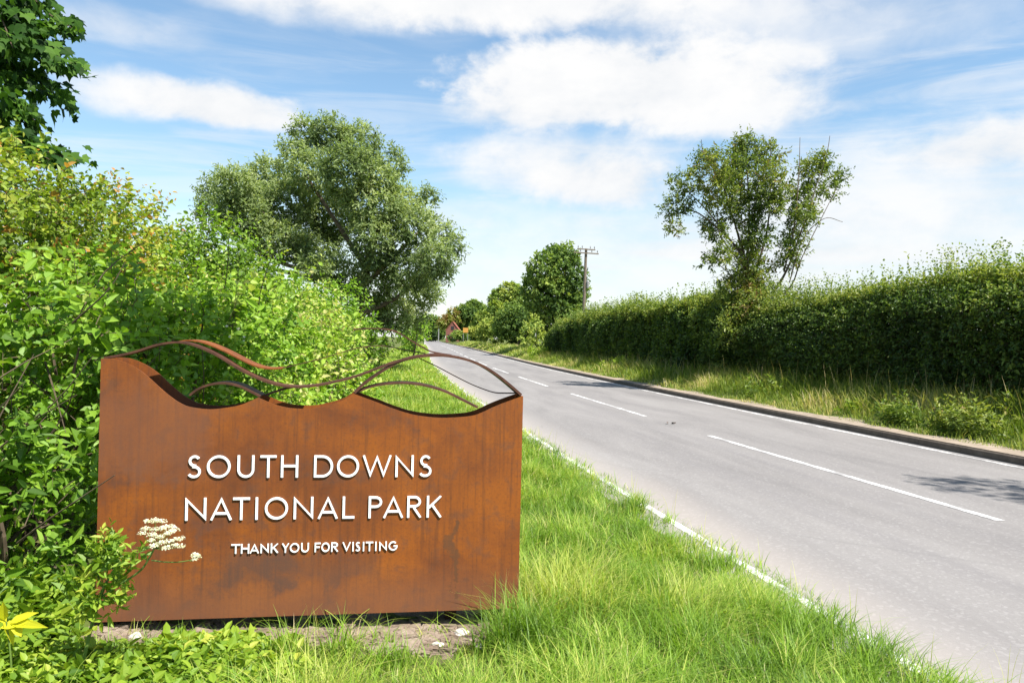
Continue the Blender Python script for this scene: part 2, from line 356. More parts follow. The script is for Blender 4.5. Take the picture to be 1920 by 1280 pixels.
us = np.concatenate([[-3900, -600, -150, -60, -30, -20], np.arange(-14, -9, 1), np.arange(-9, -3.9, .2), [-3.75, -3.6, -3.45, -3.3, 0, 3.2, 3.395, 3.42], np.arange(3.6, 6.6, .2), [7, 8, 9, 14, 30, 60, 150, 600, 3900]])
V, F, uv = strip(us, Ys, lambda X, Y, U_: gz(X, Y)); g = mesh('ground', V, F, M['ground'], smooth=True); g['kind'] = 'structure'
Yr = np.concatenate([np.arange(-55, 0, 2.5), np.arange(0, 60, 1.), np.arange(60, 340, 6), np.array([360, 420, 520, 700, 1000.])])
crown = lambda X, Y, U_: .0 - .012 * (U_ / 3.3) ** 2
V, F, uv = strip(np.linspace(-3.5, 3.33, 9), Yr, crown); o = mesh('road', V, F, M['asphalt'], uv=uv, smooth=True); o['kind'] = 'structure'
lift = lambda X, Y, U_: crown(X, Y, U_) + .004
# painted markings, one sheet each kind
def marking(name, u0, u1, segs):
    a = Acc()
    for y0, y1 in segs:
        n = max(2, int((y1 - y0) / .5) + 1) if y1 < 70 else max(2, int((y1 - y0) / 6) + 1)
        V, F, _ = strip(np.linspace(u0, u1, 3), np.linspace(y0, y1, n), lift); a.add(V, F)
    o = a.build(name, M['line']); o['kind'] = 'structure'; return o
marking('edge_line', -3.27, -3.19, [(-20, 70), (70, 330)])
marking('edge_line', 3.04, 3.13, [(-20, 70), (70, 330)])
marking('centre_line', -.05, .05, [(-2.1, 3.9), (7.05, 13.05), (16.2, 22.6), (25.9, 32.2), (35.3, 41.3), (44.4, 50.4)] + [(53.5 + 9 * i, 59.5 + 9 * i) for i in range(12)])
# kerb with a bevelled nose, in 0.9 m stones
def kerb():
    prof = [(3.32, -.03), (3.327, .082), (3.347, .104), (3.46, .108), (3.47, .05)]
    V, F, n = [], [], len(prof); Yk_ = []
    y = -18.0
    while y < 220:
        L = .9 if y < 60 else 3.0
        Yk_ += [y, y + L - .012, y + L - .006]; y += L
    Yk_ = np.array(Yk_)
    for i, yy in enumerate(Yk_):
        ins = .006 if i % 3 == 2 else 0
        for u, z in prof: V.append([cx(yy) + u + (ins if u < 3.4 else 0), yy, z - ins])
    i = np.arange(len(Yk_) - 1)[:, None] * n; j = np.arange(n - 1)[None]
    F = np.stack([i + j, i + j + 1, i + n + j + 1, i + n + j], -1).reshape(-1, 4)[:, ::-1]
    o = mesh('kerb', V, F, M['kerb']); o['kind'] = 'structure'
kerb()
def dust():
    Yd = np.arange(-18, 150, .35); V, F = [], []
    for i, y in enumerate(Yd):
        w = .58 + .14 * math.sin(y * 1.7) + .08 * math.sin(y * 4.1 + 1); ul = np.array([3.352, 3.45, 3.46 + w * .5, 3.46 + w])  # dust laid over the kerb top too, keeping its lit side pale
        x = cx(y) + ul; z = np.maximum(gz(x, np.full(4, y)) + .006, np.array([.113, .116, .12, .125])); z[-1] = gz(x[-1], y) - .02
        V += list(np.stack([x, np.full(4, y), z], -1))
    i = np.arange(len(Yd) - 1)[:, None] * 4; j = np.arange(3)[None]
    o = mesh('pavement_edge', V, np.stack([i + j, i + j + 1, i + 4 + j + 1, i + 4 + j], -1).reshape(-1, 4), M['dust'], smooth=True); o['kind'] = 'structure'
dust()

# ------------------------------------------------------------------ the sign
def on_sign(x, y):                            # picture point -> (across, up) on the sign's face
    d = ray(x, y); t = ((ORG - EYEP) @ SY) / (d @ SY); p = EYEP + d * t - ORG
    return np.array([p @ SX, p[2]])
def sign():
    t = thing('park_sign', 'rust brown weathered steel park sign with white lettering and wavy hill-line top', 'sign', ORG)
    t.rotation_euler = (0, 0, math.atan2(SX[1], SX[0]))
    def part(acc, name, mat, smooth=False):
        o = acc.build(name, mat, None, smooth); o.parent = t; return o     # parts are in the sign's own axes: x across, y depth, z up
    top = np.array([on_sign(*q) for q in [(187, 672), (203, 672), (218, 674), (236, 680), (256, 690), (274, 703), (295, 722), (312, 737), (329, 750)]])
    v1 = np.array([on_sign(*q) for q in [(329, 750), (343, 758), (358, 763), (392, 767), (425, 764), (450, 759), (468, 752), (484, 745)]])
    v2 = np.array([on_sign(*q) for q in [(484, 745), (500, 752), (518, 759), (540, 764), (562, 766), (582, 766), (600, 763), (620, 758), (639, 752), (652, 745), (663, 738)]])
    v3 = np.array([on_sign(*q) for q in [(663, 738), (685, 746), (707, 754), (738, 766), (770, 776), (800, 781), (828, 783), (858, 782), (886, 779), (906, 772), (925, 763), (950, 753), (981, 742)]])
    edge = np.vstack([catmull(top, 5)[:-1], catmull(v1, 5)[:-1], catmull(v2, 5)[:-1], catmull(v3, 5)])
    x = edge[:, 0].copy(); x[0] = 0; zt = edge[:, 1]; W_ = x[-1]
    def plate(y0, y1, zb=0.0):
        a = Acc(); n = len(x); P = []
        for yy in (y0, y1):
            P += [np.stack([x, np.full(n, yy), np.full(n, zb)], -1), np.stack([x, np.full(n, yy), zt], -1)]
        V = np.vstack(P); i = np.arange(n - 1)
        q = lambda A, B: np.stack([A * n + i, A * n + i + 1, B * n + i + 1, B * n + i], -1)
        F = np.vstack([q(0, 1), q(2, 3)[:, ::-1], q(1, 3), q(0, 2)[:, ::-1]])
        ends = np.array([[0, n, 3 * n, 2 * n], [n - 1, 3 * n - 1, 4 * n - 1, 2 * n - 1][::-1]])
        return a.add(V, [F, ends])
    D = .20
    part(plate(0, .006), 'front_panel', M['corten']); part(plate(D - .006, D), 'back_panel', M['corten'])
    for xx, h in ((.003, zt[0] - .002), (W_ - .003, zt[-1] - .002)):
        a = Acc(); box(a, (xx, D / 2, h / 2 + .001), (.0028, D / 2 - .0075, h / 2 - .002)); part(a, 'side_panel', M['corten'])
    def ribbon(pts, d0, d1, th=.0105, w=None, mt='ribbon'):
        P = catmull([on_sign(*q) for q in pts], 6); n = len(P)
        tg = unit(np.gradient(P, axis=0)); nn = np.stack([-tg[:, 1], tg[:, 0]], -1) * th / 2
        d1_ = np.broadcast_to(d1, (n,)) if w is None else d0 + (d1 - d0) * np.interp(np.linspace(0, 1, n), np.linspace(0, 1, len(w)), w)
        V = np.concatenate([np.stack([P[:, 0] + s * nn[:, 0], np.full(n, d0) if dd == 0 else d1_, P[:, 1] + s * nn[:, 1]], -1) for dd in (0, 1) for s in (-1, 1)])
        i = np.arange(n - 1); q = lambda A, B: np.stack([A * n + i, A * n + i + 1, B * n + i + 1, B * n + i], -1)
        a = Acc(); a.add(V, [np.vstack([q(0, 1), q(3, 2), q(1, 3), q(2, 0)]), np.array([[0, n, 3 * n, 2 * n], [n - 1, 3 * n - 1, 4 * n - 1, 2 * n - 1][::-1]])])
        part(a, 'hill_ribbon', M[mt])
    # long wave from corner to corner, then the shorter hill lines
    ribbon([(192, 671), (222, 666), (255, 658), (290, 647), (320, 642), (345, 643), (375, 652), (410, 669), (440, 688), (470, 704), (505, 718), (540, 725), (575, 725), (615, 719), (660, 708), (700, 694), (740, 679), (785, 669), (830, 667), (862, 670)], .015, .11)
    ribbon([(325, 641), (345, 638), (375, 643), (410, 657), (440, 672), (470, 686), (495, 692), (522, 692)], .075, .235, .007, None, 'corten')  # lit crest: paler panel rust, the other ribbons have shade in their colour
    ribbon([(352, 742), (366, 731), (385, 723), (411, 719), (432, 721), (452, 727), (470, 736), (486, 744)], .03, .17)
    ribbon([(490, 744), (510, 737), (528, 731), (552, 727), (580, 726)], .09, .15)
    ribbon([(664, 737), (680, 722), (697, 709), (728, 689), (750, 678), (778, 670), (812, 666), (835, 667), (862, 671), (890, 679), (915, 691), (940, 708), (962, 726), (979, 741)], .02, .19, .013)
    ribbon([(666, 737), (694, 726), (728, 720), (764, 719), (800, 724), (836, 735), (871, 752), (897, 765)], .03, .15)
    ribbon([(788, 673), (824, 690), (860, 709), (895, 726), (931, 739), (952, 741), (976, 741)], .15, .185, .005)
    ribbon([(660, 617), (700, 615), (732, 618), (752, 626), (776, 641), (797, 653), (815, 661), (850, 667)], .12, .19, .0075)
    ribbon([(522, 692), (560, 683), (596, 674), (632, 663), (668, 653), (704, 649), (728, 650), (755, 656), (800, 664)], .16, .185, .005)
    for xx in (.25, W_ - .35):                # two short feet under the box, in the rust darkened for shade
        a = Acc(); box(a, (xx, D - .05, -.0775), (.03, .03, .0745)); part(a, 'foot', M['ribbon'])
    # lettering: each letter a solid cut from strokes, standing off the face
    arc = lambda cx_, cy_, rx, ry, a0, a1, n=22: [(cx_ + rx * math.cos(math.radians(a)), cy_ + ry * math.sin(math.radians(a))) for a in np.linspace(a0, a1, n)]
    def glyph(ch, w, s):                      # strokes as centre lines in a w x 1 box, stroke weight s
        h = s / 2; r, b, tp = w - h, h, 1 - h
        return {
            'O': [(arc(w / 2, .5, w / 2 - h, .5 - h, 0, 360, 49), True)],
            'S': [([*arc(w * .52, .745, w * .40 - h, .255 - h, 32, 270, 18), *arc(w * .48, .272, w * .47 - h, .272 - h, 90, -150, 18)], False)],
            'U': [([(h, 1), *arc(w / 2, w / 2, w / 2 - h, w / 2 - h, 180, 360), (r, 1)], False)],
            'T': [([(0, tp), (w, tp)], False), ([(w / 2, tp - h), (w / 2, 0)], False)],
            'H': [([(h, 0), (h, 1)], False), ([(r, 0), (r, 1)], False), ([(s, .52), (w - s, .52)], False)],
            'D': [([(h, b), (h, tp), (w * .42, tp), *arc(w * .42, .5, w * .58 - h, .5 - h, 90, -90), (h, b)], True)],
            'W': [([(h * .8, 1), (w * .27, h * .9), (w * .5, .97), (w * .73, h * .9), (w - h * .8, 1)], False)],
            'N': [([(h, 0), (h, 1 - h), (r, h), (r, 1)], False)],
            'A': [([(h * .8, 0), (w / 2, 1 - h * .8), (w - h * .8, 0)], False), ([(w * .24, .30), (w * .76, .30)], False)],
            'I': [([(w / 2, 0), (w / 2, 1)], False)],
            'L': [([(h, 1), (h, b), (w, b)], False)],
            'P': [([(h, 0), (h, tp), (w * .5, tp), *arc(w * .5, .735, w * .5 - h, .265 - h, 90, -90, 14), (s, .47 + h)], False)],
            'R': [([(h, 0), (h, tp), (w * .48, tp), *arc(w * .48, .735, w * .46 - h, .265 - h, 90, -90, 14), (s, .47 + h)], False), ([(w * .45, .47), (w - h, 0)], False)],
            'K': [([(h, 0), (h, 1)], False), ([(w - h, 1), (s * .9, .45), ], False), ([(w * .38, .56), (w - h * .8, 0)], False)],
            'Y': [([(h * .7, 1), (w / 2, .47), (w - h * .7, 1)], False), ([(w / 2, .47), (w / 2, 0)], False)],
            'F': [([(h, 0), (h, tp), (w, tp)], False), ([(s, .52), (w * .85, .52)], False)],
            'V': [([(h * .8, 1), (w / 2, h), (w - h * .8, 1)], False)],
            'G': [([*arc(w / 2, .5, w / 2 - h, .5 - h, 48, 352, 26), (w - h, .48), (w * .55, .48)], False)],
        }[ch]
    def stroke(acc, pts, closed, s, gw, X0, Z0, cap, y0, y1):
        P = np.array(pts); P = P[:-1] if closed and np.allclose(P[0], P[-1]) else P
        P = P[np.r_[True, np.linalg.norm(np.diff(P, axis=0), axis=1) > 1e-4]]
        n = len(P); nx = np.roll(P, -1, 0); pv = np.roll(P, 1, 0)
        d1 = unit(P - pv); d2 = unit(nx - P)
        if not closed: d1[0] = d2[0]; d2[-1] = d1[-1]
        n1 = np.stack([-d1[:, 1], d1[:, 0]], -1); n2 = np.stack([-d2[:, 1], d2[:, 0]], -1)
        mt = unit(n1 + n2); L = s / 2 / np.clip((mt * n1).sum(-1), .28, 1)
        A, B = P + mt * L[:, None], P - mt * L[:, None]
        for q_ in (A, B): q_[:, 0] = np.clip(q_[:, 0], 0, gw); q_[:, 1] = np.clip(q_[:, 1], -.012, 1.012)
        f = lambda Q, yy: np.stack([X0 + Q[:, 0] * cap, np.full(n, yy), Z0 + Q[:, 1] * cap], -1)
        V = np.vstack([f(A, y0), f(B, y0), f(A, y1), f(B, y1)])
        i = np.arange(n if closed else n - 1); j = (i + 1) % n
        q = lambda a_, b_: np.stack([a_ * n + i, a_ * n + j, b_ * n + j, b_ * n + i], -1)
        F = [np.vstack([q(1, 0), q(2, 3), q(0, 2), q(3, 1)])]
        if not closed: F.append(np.array([[0, n, 3 * n, 2 * n], [4 * n - 1, 2 * n - 1, n - 1, 3 * n - 1]]))
        acc.add(V, F)
    Z = .28125
    lines = [('SOUTHDOWNS', [(108, 208), (242, 400), (445, 558), (597, 705), (735, 850), (955, 1082), (1108, 1255), (1278, 1470), (1497, 1618), (1650, 1742)], (228, 228), 147, .106),
             ('NATIONALPARK', [(98, 238), (265, 410), (415, 528), (562, 585), (628, 782), (820, 950), (980, 1115), (1145, 1225), (1318, 1408), (1415, 1550), (1575, 1672), (1705, 1805)], (511, 497), 147, .106),
             ('THANKYOUFORVISITING', [(405, 465), (470, 525), (528, 590), (600, 655), (668, 718), (742, 790), (795, 858), (870, 922), (960, 1000), (1005, 1060), (1070, 1118), (1145, 1200), (1210, 1221), (1230, 1265), (1280, 1291), (1300, 1350), (1362, 1373), (1390, 1440), (1452, 1512)], (732, 717), 62, .145)]
    for word, spans, (b0, b1), cappx, wt in lines:
        z0 = np.mean([on_sign(320 + spans[0][0] * Z, 830 + b0 * Z)[1], on_sign(320 + spans[-1][1] * Z, 830 + b1 * Z)[1]])
        xm = (spans[0][0] + spans[-1][1]) / 2; bm = (b0 + b1) / 2
        cap = on_sign(320 + xm * Z, 830 + (bm - cappx) * Z)[1] - on_sign(320 + xm * Z, 830 + bm * Z)[1]
        for ch, (l, r_) in zip(word, spans):
            f = (l - spans[0][0]) / (spans[-1][1] - spans[0][0]); by = 830 + (b0 + (b1 - b0) * f) * Z
            xa, xb = on_sign(320 + l * Z, by)[0], on_sign(320 + r_ * Z, by)[0]
            a = Acc()
            for q, (pts, closed) in enumerate(glyph(ch, (xb - xa) / cap, wt)):
                stroke(a, pts, closed, wt, (xb - xa) / cap, xa, z0, cap, -.0082 - .0004 * q, -.003)
            part(a, 'letter', M['white'])
    return t
SIGN = sign()

# ------------------------------------------------------------------ foliage machinery
def leaf_mesh(acc, P, D, N, L, Wd, tint, fold=.22, droop=.12):
    D = unit(D); S = unit(np.cross(D, N)); N = np.cross(S, D); L = L[:, None]; Wd = Wd[:, None]
    b = P; tip = P + D * L - N * (droop * L)
    l1 = P + D * L * .28 + S * Wd * .46 + N * fold * Wd; l2 = P + D * L * .66 + S * Wd * .40 + N * (fold * Wd - droop * .35 * L)
    r1 = P + D * L * .28 - S * Wd * .46 + N * fold * Wd; r2 = P + D * L * .66 - S * Wd * .40 + N * (fold * Wd - droop * .35 * L)
    V = np.stack([b, l1, l2, tip, r2, r1], 1).reshape(-1, 3); i = np.arange(len(P))[:, None] * 6
    F = np.vstack([i + np.array([[0, 1, 2, 3]]), i + np.array([[3, 4, 5, 0]])])
    acc.add(V, F, np.repeat(np.clip(tint, 0, 1), 6))
def shoots(acc, T, S, Ls, k, L, Wd, tint, spread=.9, up=.5, jl=.42, r=None, twig=None, twig_r=.003, fold=.22, droop=.12, start=.1):
    r = r or rng; n = len(T); S = unit(S)
    L = L * r.choice([.78, .9, 1.0, 1.1, 1.38], n); Wd = Wd * r.choice([.85, .95, 1.05, 1.2], n)
    ref = unit(r.normal(size=(n, 3))); A = unit(np.cross(S, ref)); B = np.cross(S, A)
    for q in range(k):
        f = start + (1 - start) * (q + r.uniform(-.3, .3, n)) / max(1, k - 1); f = np.clip(f, 0, 1)
        ang = 2.4 * q + r.uniform(-.5, .5, n)
        pd = A * np.cos(ang)[:, None] + B * np.sin(ang)[:, None]
        P = T + S * (Ls * f)[:, None]
        D = S * (.25 + .55 * f[:, None]) + pd * spread + r.normal(size=(n, 3)) * .25; D[:, 2] -= .12
        N = S * .85 + np.array([0, 0, up]) + r.normal(size=(n, 3)) * .4
        sc = r.uniform(1 - jl, 1 + jl, n) * (1 - .35 * f)
        leaf_mesh(acc, P, D, N, L * sc, Wd * sc, tint + r.normal(size=n) * .11 + .10 * (f - .5), fold, droop)
    if twig is not None:
        X = unit(np.cross(S, ref)); w = twig_r
        V = np.stack([T + X * w, T - X * w, T + np.cross(S, X) * w, T + S * Ls[:, None] * .95], 1).reshape(-1, 3); i = np.arange(n)[:, None] * 4
        twig.add(V, np.vstack([i + np.array([[0, 1, 3]]), i + np.array([[1, 2, 3]]), i + np.array([[2, 0, 3]])]))
def lobe_tips(lobes, density, r, fill=.25, cull=.72, nscale=2.2, namp=.12, minz=None):
    """points and outward normals spread over (and partly inside) a set of spheres (x,y,z,rad[,squash])"""
    Ts, Ns, Ds = [], [], []
    L = np.array([l[:4] for l in lobes])
    for (x, y, z, rad) in L:
        n = max(4, int(density * 12.57 * rad * rad)); d = unit(r.normal(size=(n, 3)))
        rr = rad * (1 + namp * lumps(d * rad + np.array([x, y, z]), nscale, 11)); rr = rr * np.where(r.random(n) < fill, r.uniform(.45, .95, n), r.uniform(.9, 1.03, n))
        Ts.append(np.array([x, y, z]) + d * rr[:, None]); Ns.append(d); Ds.append(rr / rad)
    T, Nn = np.vstack(Ts), np.vstack(Ns)
    depth = np.min(np.stack([np.linalg.norm(T - l[:3], axis=1) / l[3] for l in L]), 0)
    keep = (depth > cull) | (r.random(len(T)) < .22)
    if minz is not None: keep &= T[:, 2] > minz(T)
    return T[keep], Nn[keep]
def bare_stems(base, lobes, r, n=8, rad=.02, sides=5):
    a = Acc(); base = np.asarray(base, float)
    for q in range(n):
        l = lobes[q % len(lobes)]; e = np.array(l[:3]) + unit(r.normal(size=3)) * l[3] * .5
        s = base + np.array([r.normal() * .05, r.normal() * .05, -.05]); mid = (s + e) / 2 + r.normal(size=3) * .12 + np.array([0, 0, .15])
        c = catmull([s, mid, e], 5); tube(a, c, np.linspace(rad, rad * .3, len(c)), sides)
    return a

def shrub(name, label, cat, x, y, rx, ry, H, mat, leaf, wid, dens, k=9, sh=.32, seed=1, accent=0.0, nlobes=14, tb=.5, group='shrubs along the left bank', tall=0, up=.45, bloom=0):
    r = np.random.default_rng(seed); z0 = float(gz(x, y)); t = thing(name, label, cat, (x, y, z0), group)
    lobes = [(x, y, z0 + H * .40, min(rx, ry, H * .42) * .92)]
    for q in range(int(nlobes * 1.6)):
        a = r.uniform(0, 6.283); f = math.sqrt(r.random()); hh = r.uniform(.18, .80) if q % 3 else r.uniform(.6, .84)
        env = math.sqrt(max(.05, 1 - (max(0, hh - .35) / .62) ** 2)); rad = r.uniform(.15, .30) * min(rx, ry, H * .6) * 1.15
        f = .55 + .45 * f if hh < .6 else f
        lobes.append((x + math.cos(a) * f * env * (rx - rad * .7), y + math.sin(a) * f * env * (ry - rad * .7), z0 + hh * H, rad))
    T, Nn = lobe_tips(lobes, dens * 1.3, r, .36, .8, minz=lambda P: gz(P[:, 0], P[:, 1]) + .08)
    far = (Nn[:, 1] > .35) & (r.random(len(T)) < .5); T, Nn = T[~far], Nn[~far]
    n = len(T); S = Nn * .7 + np.array([0, 0, .55]) + r.normal(size=(n, 3)) * .35
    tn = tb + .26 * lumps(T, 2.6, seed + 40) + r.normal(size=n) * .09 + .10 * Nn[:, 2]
    if accent: tn = np.where(lumps(T, 1.5, seed + 9) + r.normal(size=n) * .35 > .95 - accent, r.uniform(.86, 1, n), np.minimum(tn, .86))
    acc, tw = Acc(), bare_stems((x, y, z0), lobes, r, 10, .022)
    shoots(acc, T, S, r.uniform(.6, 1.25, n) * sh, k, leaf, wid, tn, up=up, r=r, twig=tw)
    if tall:                                  # long free shoots standing above the outline
        top = lobes[1:]; q = r.integers(0, len(top), tall); P = np.array([top[i][:3] for i in q]) + np.array([top[i][3] for i in q])[:, None] * unit(r.normal(size=(tall, 3)) * .5 + np.array([0, 0, 1.0]))
        shoots(acc, P - np.array([0, 0, .1]), r.normal(size=(tall, 3)) * .3 + np.array([.1, 0, 1.0]), r.uniform(.35, .8, tall), 12, leaf * .85, wid * .85, np.full(tall, tb + .22), r=r, twig=tw, twig_r=.004)
    if bloom:                                 # small pale five-petalled flowers in loose bunches
        fr = np.where((Nn[:, 1] < .2) & (Nn[:, 2] > -.1))[0]; fl = Acc()
        for i in r.choice(fr, min(bloom, len(fr)), replace=False):
            m = 7; P = T[i] + Nn[i] * .12 + r.normal(size=(m, 3)) * .05; N = unit(Nn[i] + np.array([.2, -.2, .6]) + r.normal(size=(m, 3)) * .4)
            X = unit(np.cross(N, r.normal(size=(m, 3)))); Yv = np.cross(N, X); kk = np.arange(10); ra = np.where(kk % 2, .5, 1.0) * .014
            V = P[:, None] + (np.cos(kk * .6283) * ra)[None, :, None] * X[:, None] + (np.sin(kk * .6283) * ra)[None, :, None] * Yv[:, None]
            fl.add(V.reshape(-1, 3), np.arange(m * 10).reshape(m, 10), np.repeat(r.uniform(.3, 1, m), 10))
        fl.build('blossom', M['petal'], t)
    for q in range(14):                       # bare old twigs poking out
        l = lobes[1 + r.integers(0, len(lobes) - 1)]; d = unit(r.normal(size=3) * .6 + np.array([.15, -.25, .7])); p0 = np.array(l[:3]) + d * l[3] * .5
        tube(tw, catmull([p0, p0 + d * .3 + r.normal(size=3) * .04, p0 + d * .62 + r.normal(size=3) * .08], 3), np.linspace(.006, .002, 7), 4)
    tw.build('stems', M['twig'], t); acc.build('foliage', M[mat], t); return t

SH = 'shrubs along the left bank'
shrub('hawthorn_bush', 'tall hawthorn bush with orange young tips beneath the overhanging sycamore branch', 'bush', -4.7, 5.4, 1.65, 1.6, 2.86, 'hawthorn', .062, .045, 62, 9, .30, 1, .38, 18)
shrub('hawthorn_bush', 'high bush with orange and olive leaves, highest part of the left bank', 'bush', -4.75, 7.7, 1.7, 1.5, 3.08, 'hawthorn', .065, .046, 60, 9, .30, 2, .42, 18)
shrub('elder_bush', 'dense mid green bush stepping down beside the orange-tipped hawthorn', 'bush', -4.55, 10.0, 1.55, 1.4, 3.10, 'shrub', .085, .05, 34, 8, .34, 3, 0, 16, .5, tall=26)
shrub('elder_bush', 'bright green bush with upright shoots at the left end of the willow', 'bush', -5.05, 13.2, 1.7, 1.7, 2.85, 'shrub', .095, .056, 26, 8, .36, 4, 0, 16, .58, tall=34)
shrub('hazel_bush', 'yellow green bush below the left side of the willow crown', 'bush', -5.6, 16.8, 1.7, 1.8, 2.85, 'bramble', .11, .07, 20, 8, .38, 5, 0, 16, .6, tall=20)
shrub('hazel_bush', 'light green bush in front of the willow trunk', 'bush', -5.8, 21, 1.9, 2.1, 2.8, 'bramble', .13, .08, 15, 8, .4, 6, 0, 16, .58, tall=14)
shrub('hazel_bush', 'small leafy bush where the bank slopes down past the willow', 'bush', -6.5, 26.5, 2.0, 2.4, 2.4, 'shrub', .16, .10, 10, 8, .4, 7, 0, 14, .6)
shrub('hazel_bush', 'low green bush furthest along the left bank behind the steel hill lines', 'bush', -7.2, 33.5, 2.1, 3.0, 2.1, 'shrub', .20, .12, 7, 8, .45, 8, 0, 14, .55)
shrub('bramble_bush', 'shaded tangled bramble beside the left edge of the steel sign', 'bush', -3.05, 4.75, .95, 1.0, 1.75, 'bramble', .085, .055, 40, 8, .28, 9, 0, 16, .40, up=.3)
shrub('bramble_bush', 'sunlit bramble mound with few pale flowers just behind the left half of the sign', 'bush', -2.75, 6.2, 1.1, 1.05, 1.95, 'bramble', .075, .052, 58, 8, .28, 10, 0, 16, .6, tall=16, bloom=7)
shrub('bramble_bush', 'pale green bramble mound with pale flower tufts behind the middle of the sign', 'bush', -2.75, 8.2, 1.25, 1.2, 1.85, 'bramble', .078, .054, 44, 8, .28, 11, 0, 16, .66, tall=16, bloom=16)
shrub('bramble_bush', 'yellow green bramble spilling down the bank behind the hill lines', 'bush', -3.4, 10.8, 1.2, 1.4, 1.65, 'bramble', .085, .058, 34, 8, .3, 12, 0, 16, .68, tall=14)
shrub('bramble_bush', 'bramble edging the grass strip, seen above the right part of the sign', 'bush', -4.25, 14.2, 1.3, 1.7, 1.6, 'bramble', .10, .066, 24, 8, .32, 13, 0, 15, .64)
shrub('bramble_bush', 'long low bramble along the far grass strip under the willow', 'bush', -5.1, 18.8, 1.3, 2.4, 1.55, 'bramble', .12, .08, 16, 8, .34, 14, 0, 15, .6)
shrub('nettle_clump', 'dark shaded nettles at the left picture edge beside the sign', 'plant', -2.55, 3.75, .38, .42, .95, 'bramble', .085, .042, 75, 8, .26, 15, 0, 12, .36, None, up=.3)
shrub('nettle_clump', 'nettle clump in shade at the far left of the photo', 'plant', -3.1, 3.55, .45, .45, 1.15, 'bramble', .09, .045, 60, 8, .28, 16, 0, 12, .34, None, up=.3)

# ------------------------------------------------------------------ trees
def px_lobes(blobs, Y, dy, r, mul=1.0):
    out = []
    for (x, y, rp) in blobs:
        Yq = Y + r.uniform(-dy, dy); p = at_depth(x, y, Yq); out.append((p[0], p[1], p[2], rp * Yq / FPX * mul))
    return out
def limb(acc, pts, Y, r0, r1, r, dy=.5, sides=7):
    P = [at_depth(x, y, Y + (r.uniform(-dy, dy) if i else 0)) for i, (x, y) in enumerate(pts)]
    c = catmull(P, 6); tube(acc, c, np.linspace(r0, r1, len(c)), sides); return c
def willow():
    r = np.random.default_rng(21); Y = 32.0
    blobs = [(570, 250, 26), (615, 255, 38), (672, 275, 42), (650, 318, 55), (545, 285, 22), (500, 335, 42), (735, 308, 26), (440, 352, 38), (402, 355, 24), (390, 392, 24), (450, 405, 50), (540, 385, 56), (620, 400, 60),
             (700, 385, 52), (760, 378, 32), (806, 370, 16), (775, 425, 45), (700, 455, 54), (600, 470, 44), (520, 455, 42), (485, 445, 34), (830, 440, 20), (850, 462, 15), (815, 485, 34), (765, 508, 46), (700, 535, 42),
             (790, 548, 34), (742, 588, 38), (640, 520, 40), (590, 505, 28), (772, 598, 22), (835, 510, 16), (690, 590, 40), (560, 470, 34), (470, 385, 40), (580, 320, 44), (710, 340, 34)]
    base = at_depth(665, 640, Y); base[2] = float(gz(base[0], base[1]))
    t = thing('willow_tree', 'large grey green willow tree leaning toward the road on the left', 'tree', base)
    lobes = px_lobes(blobs, Y, 2.6, r, .72)
    tr = Acc(); r2 = np.random.default_rng(5)
    limb(tr, [(665, 648), (672, 590), (680, 530), (700, 450), (690, 360), (660, 290)], Y, .30, .04, r2)
    a2 = Acc()
    for pts in [[(675, 560), (600, 500), (520, 420), (450, 370)], [(678, 540), (740, 480), (790, 430), (820, 400)], [(685, 500), (620, 400), (570, 320), (560, 270)], [(690, 470), (740, 390), (735, 330)],
                [(672, 590), (740, 560), (800, 510), (840, 480)], [(620, 520), (500, 480), (420, 400)], [(640, 530), (500, 500), (487, 470), (470, 440)], [(665, 610), (730, 600), (770, 600)]]:
        limb(a2, pts, Y, .12, .02, r2, 1.2, 6)
    T, Nn = lobe_tips(lobes, 56, r, .40, .66, 1.4, .22); n = len(T)
    S = Nn * .7 + np.array([.10, 0, .25]) + r.normal(size=(n, 3)) * .4
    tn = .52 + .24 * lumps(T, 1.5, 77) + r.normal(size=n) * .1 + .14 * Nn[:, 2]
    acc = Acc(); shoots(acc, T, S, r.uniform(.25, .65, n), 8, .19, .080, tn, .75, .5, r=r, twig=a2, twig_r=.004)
    tr.build('trunk', M['bark'], t); a2.build('limbs', M['bark'], t); acc.build('crown', M['willow'], t)
willow()
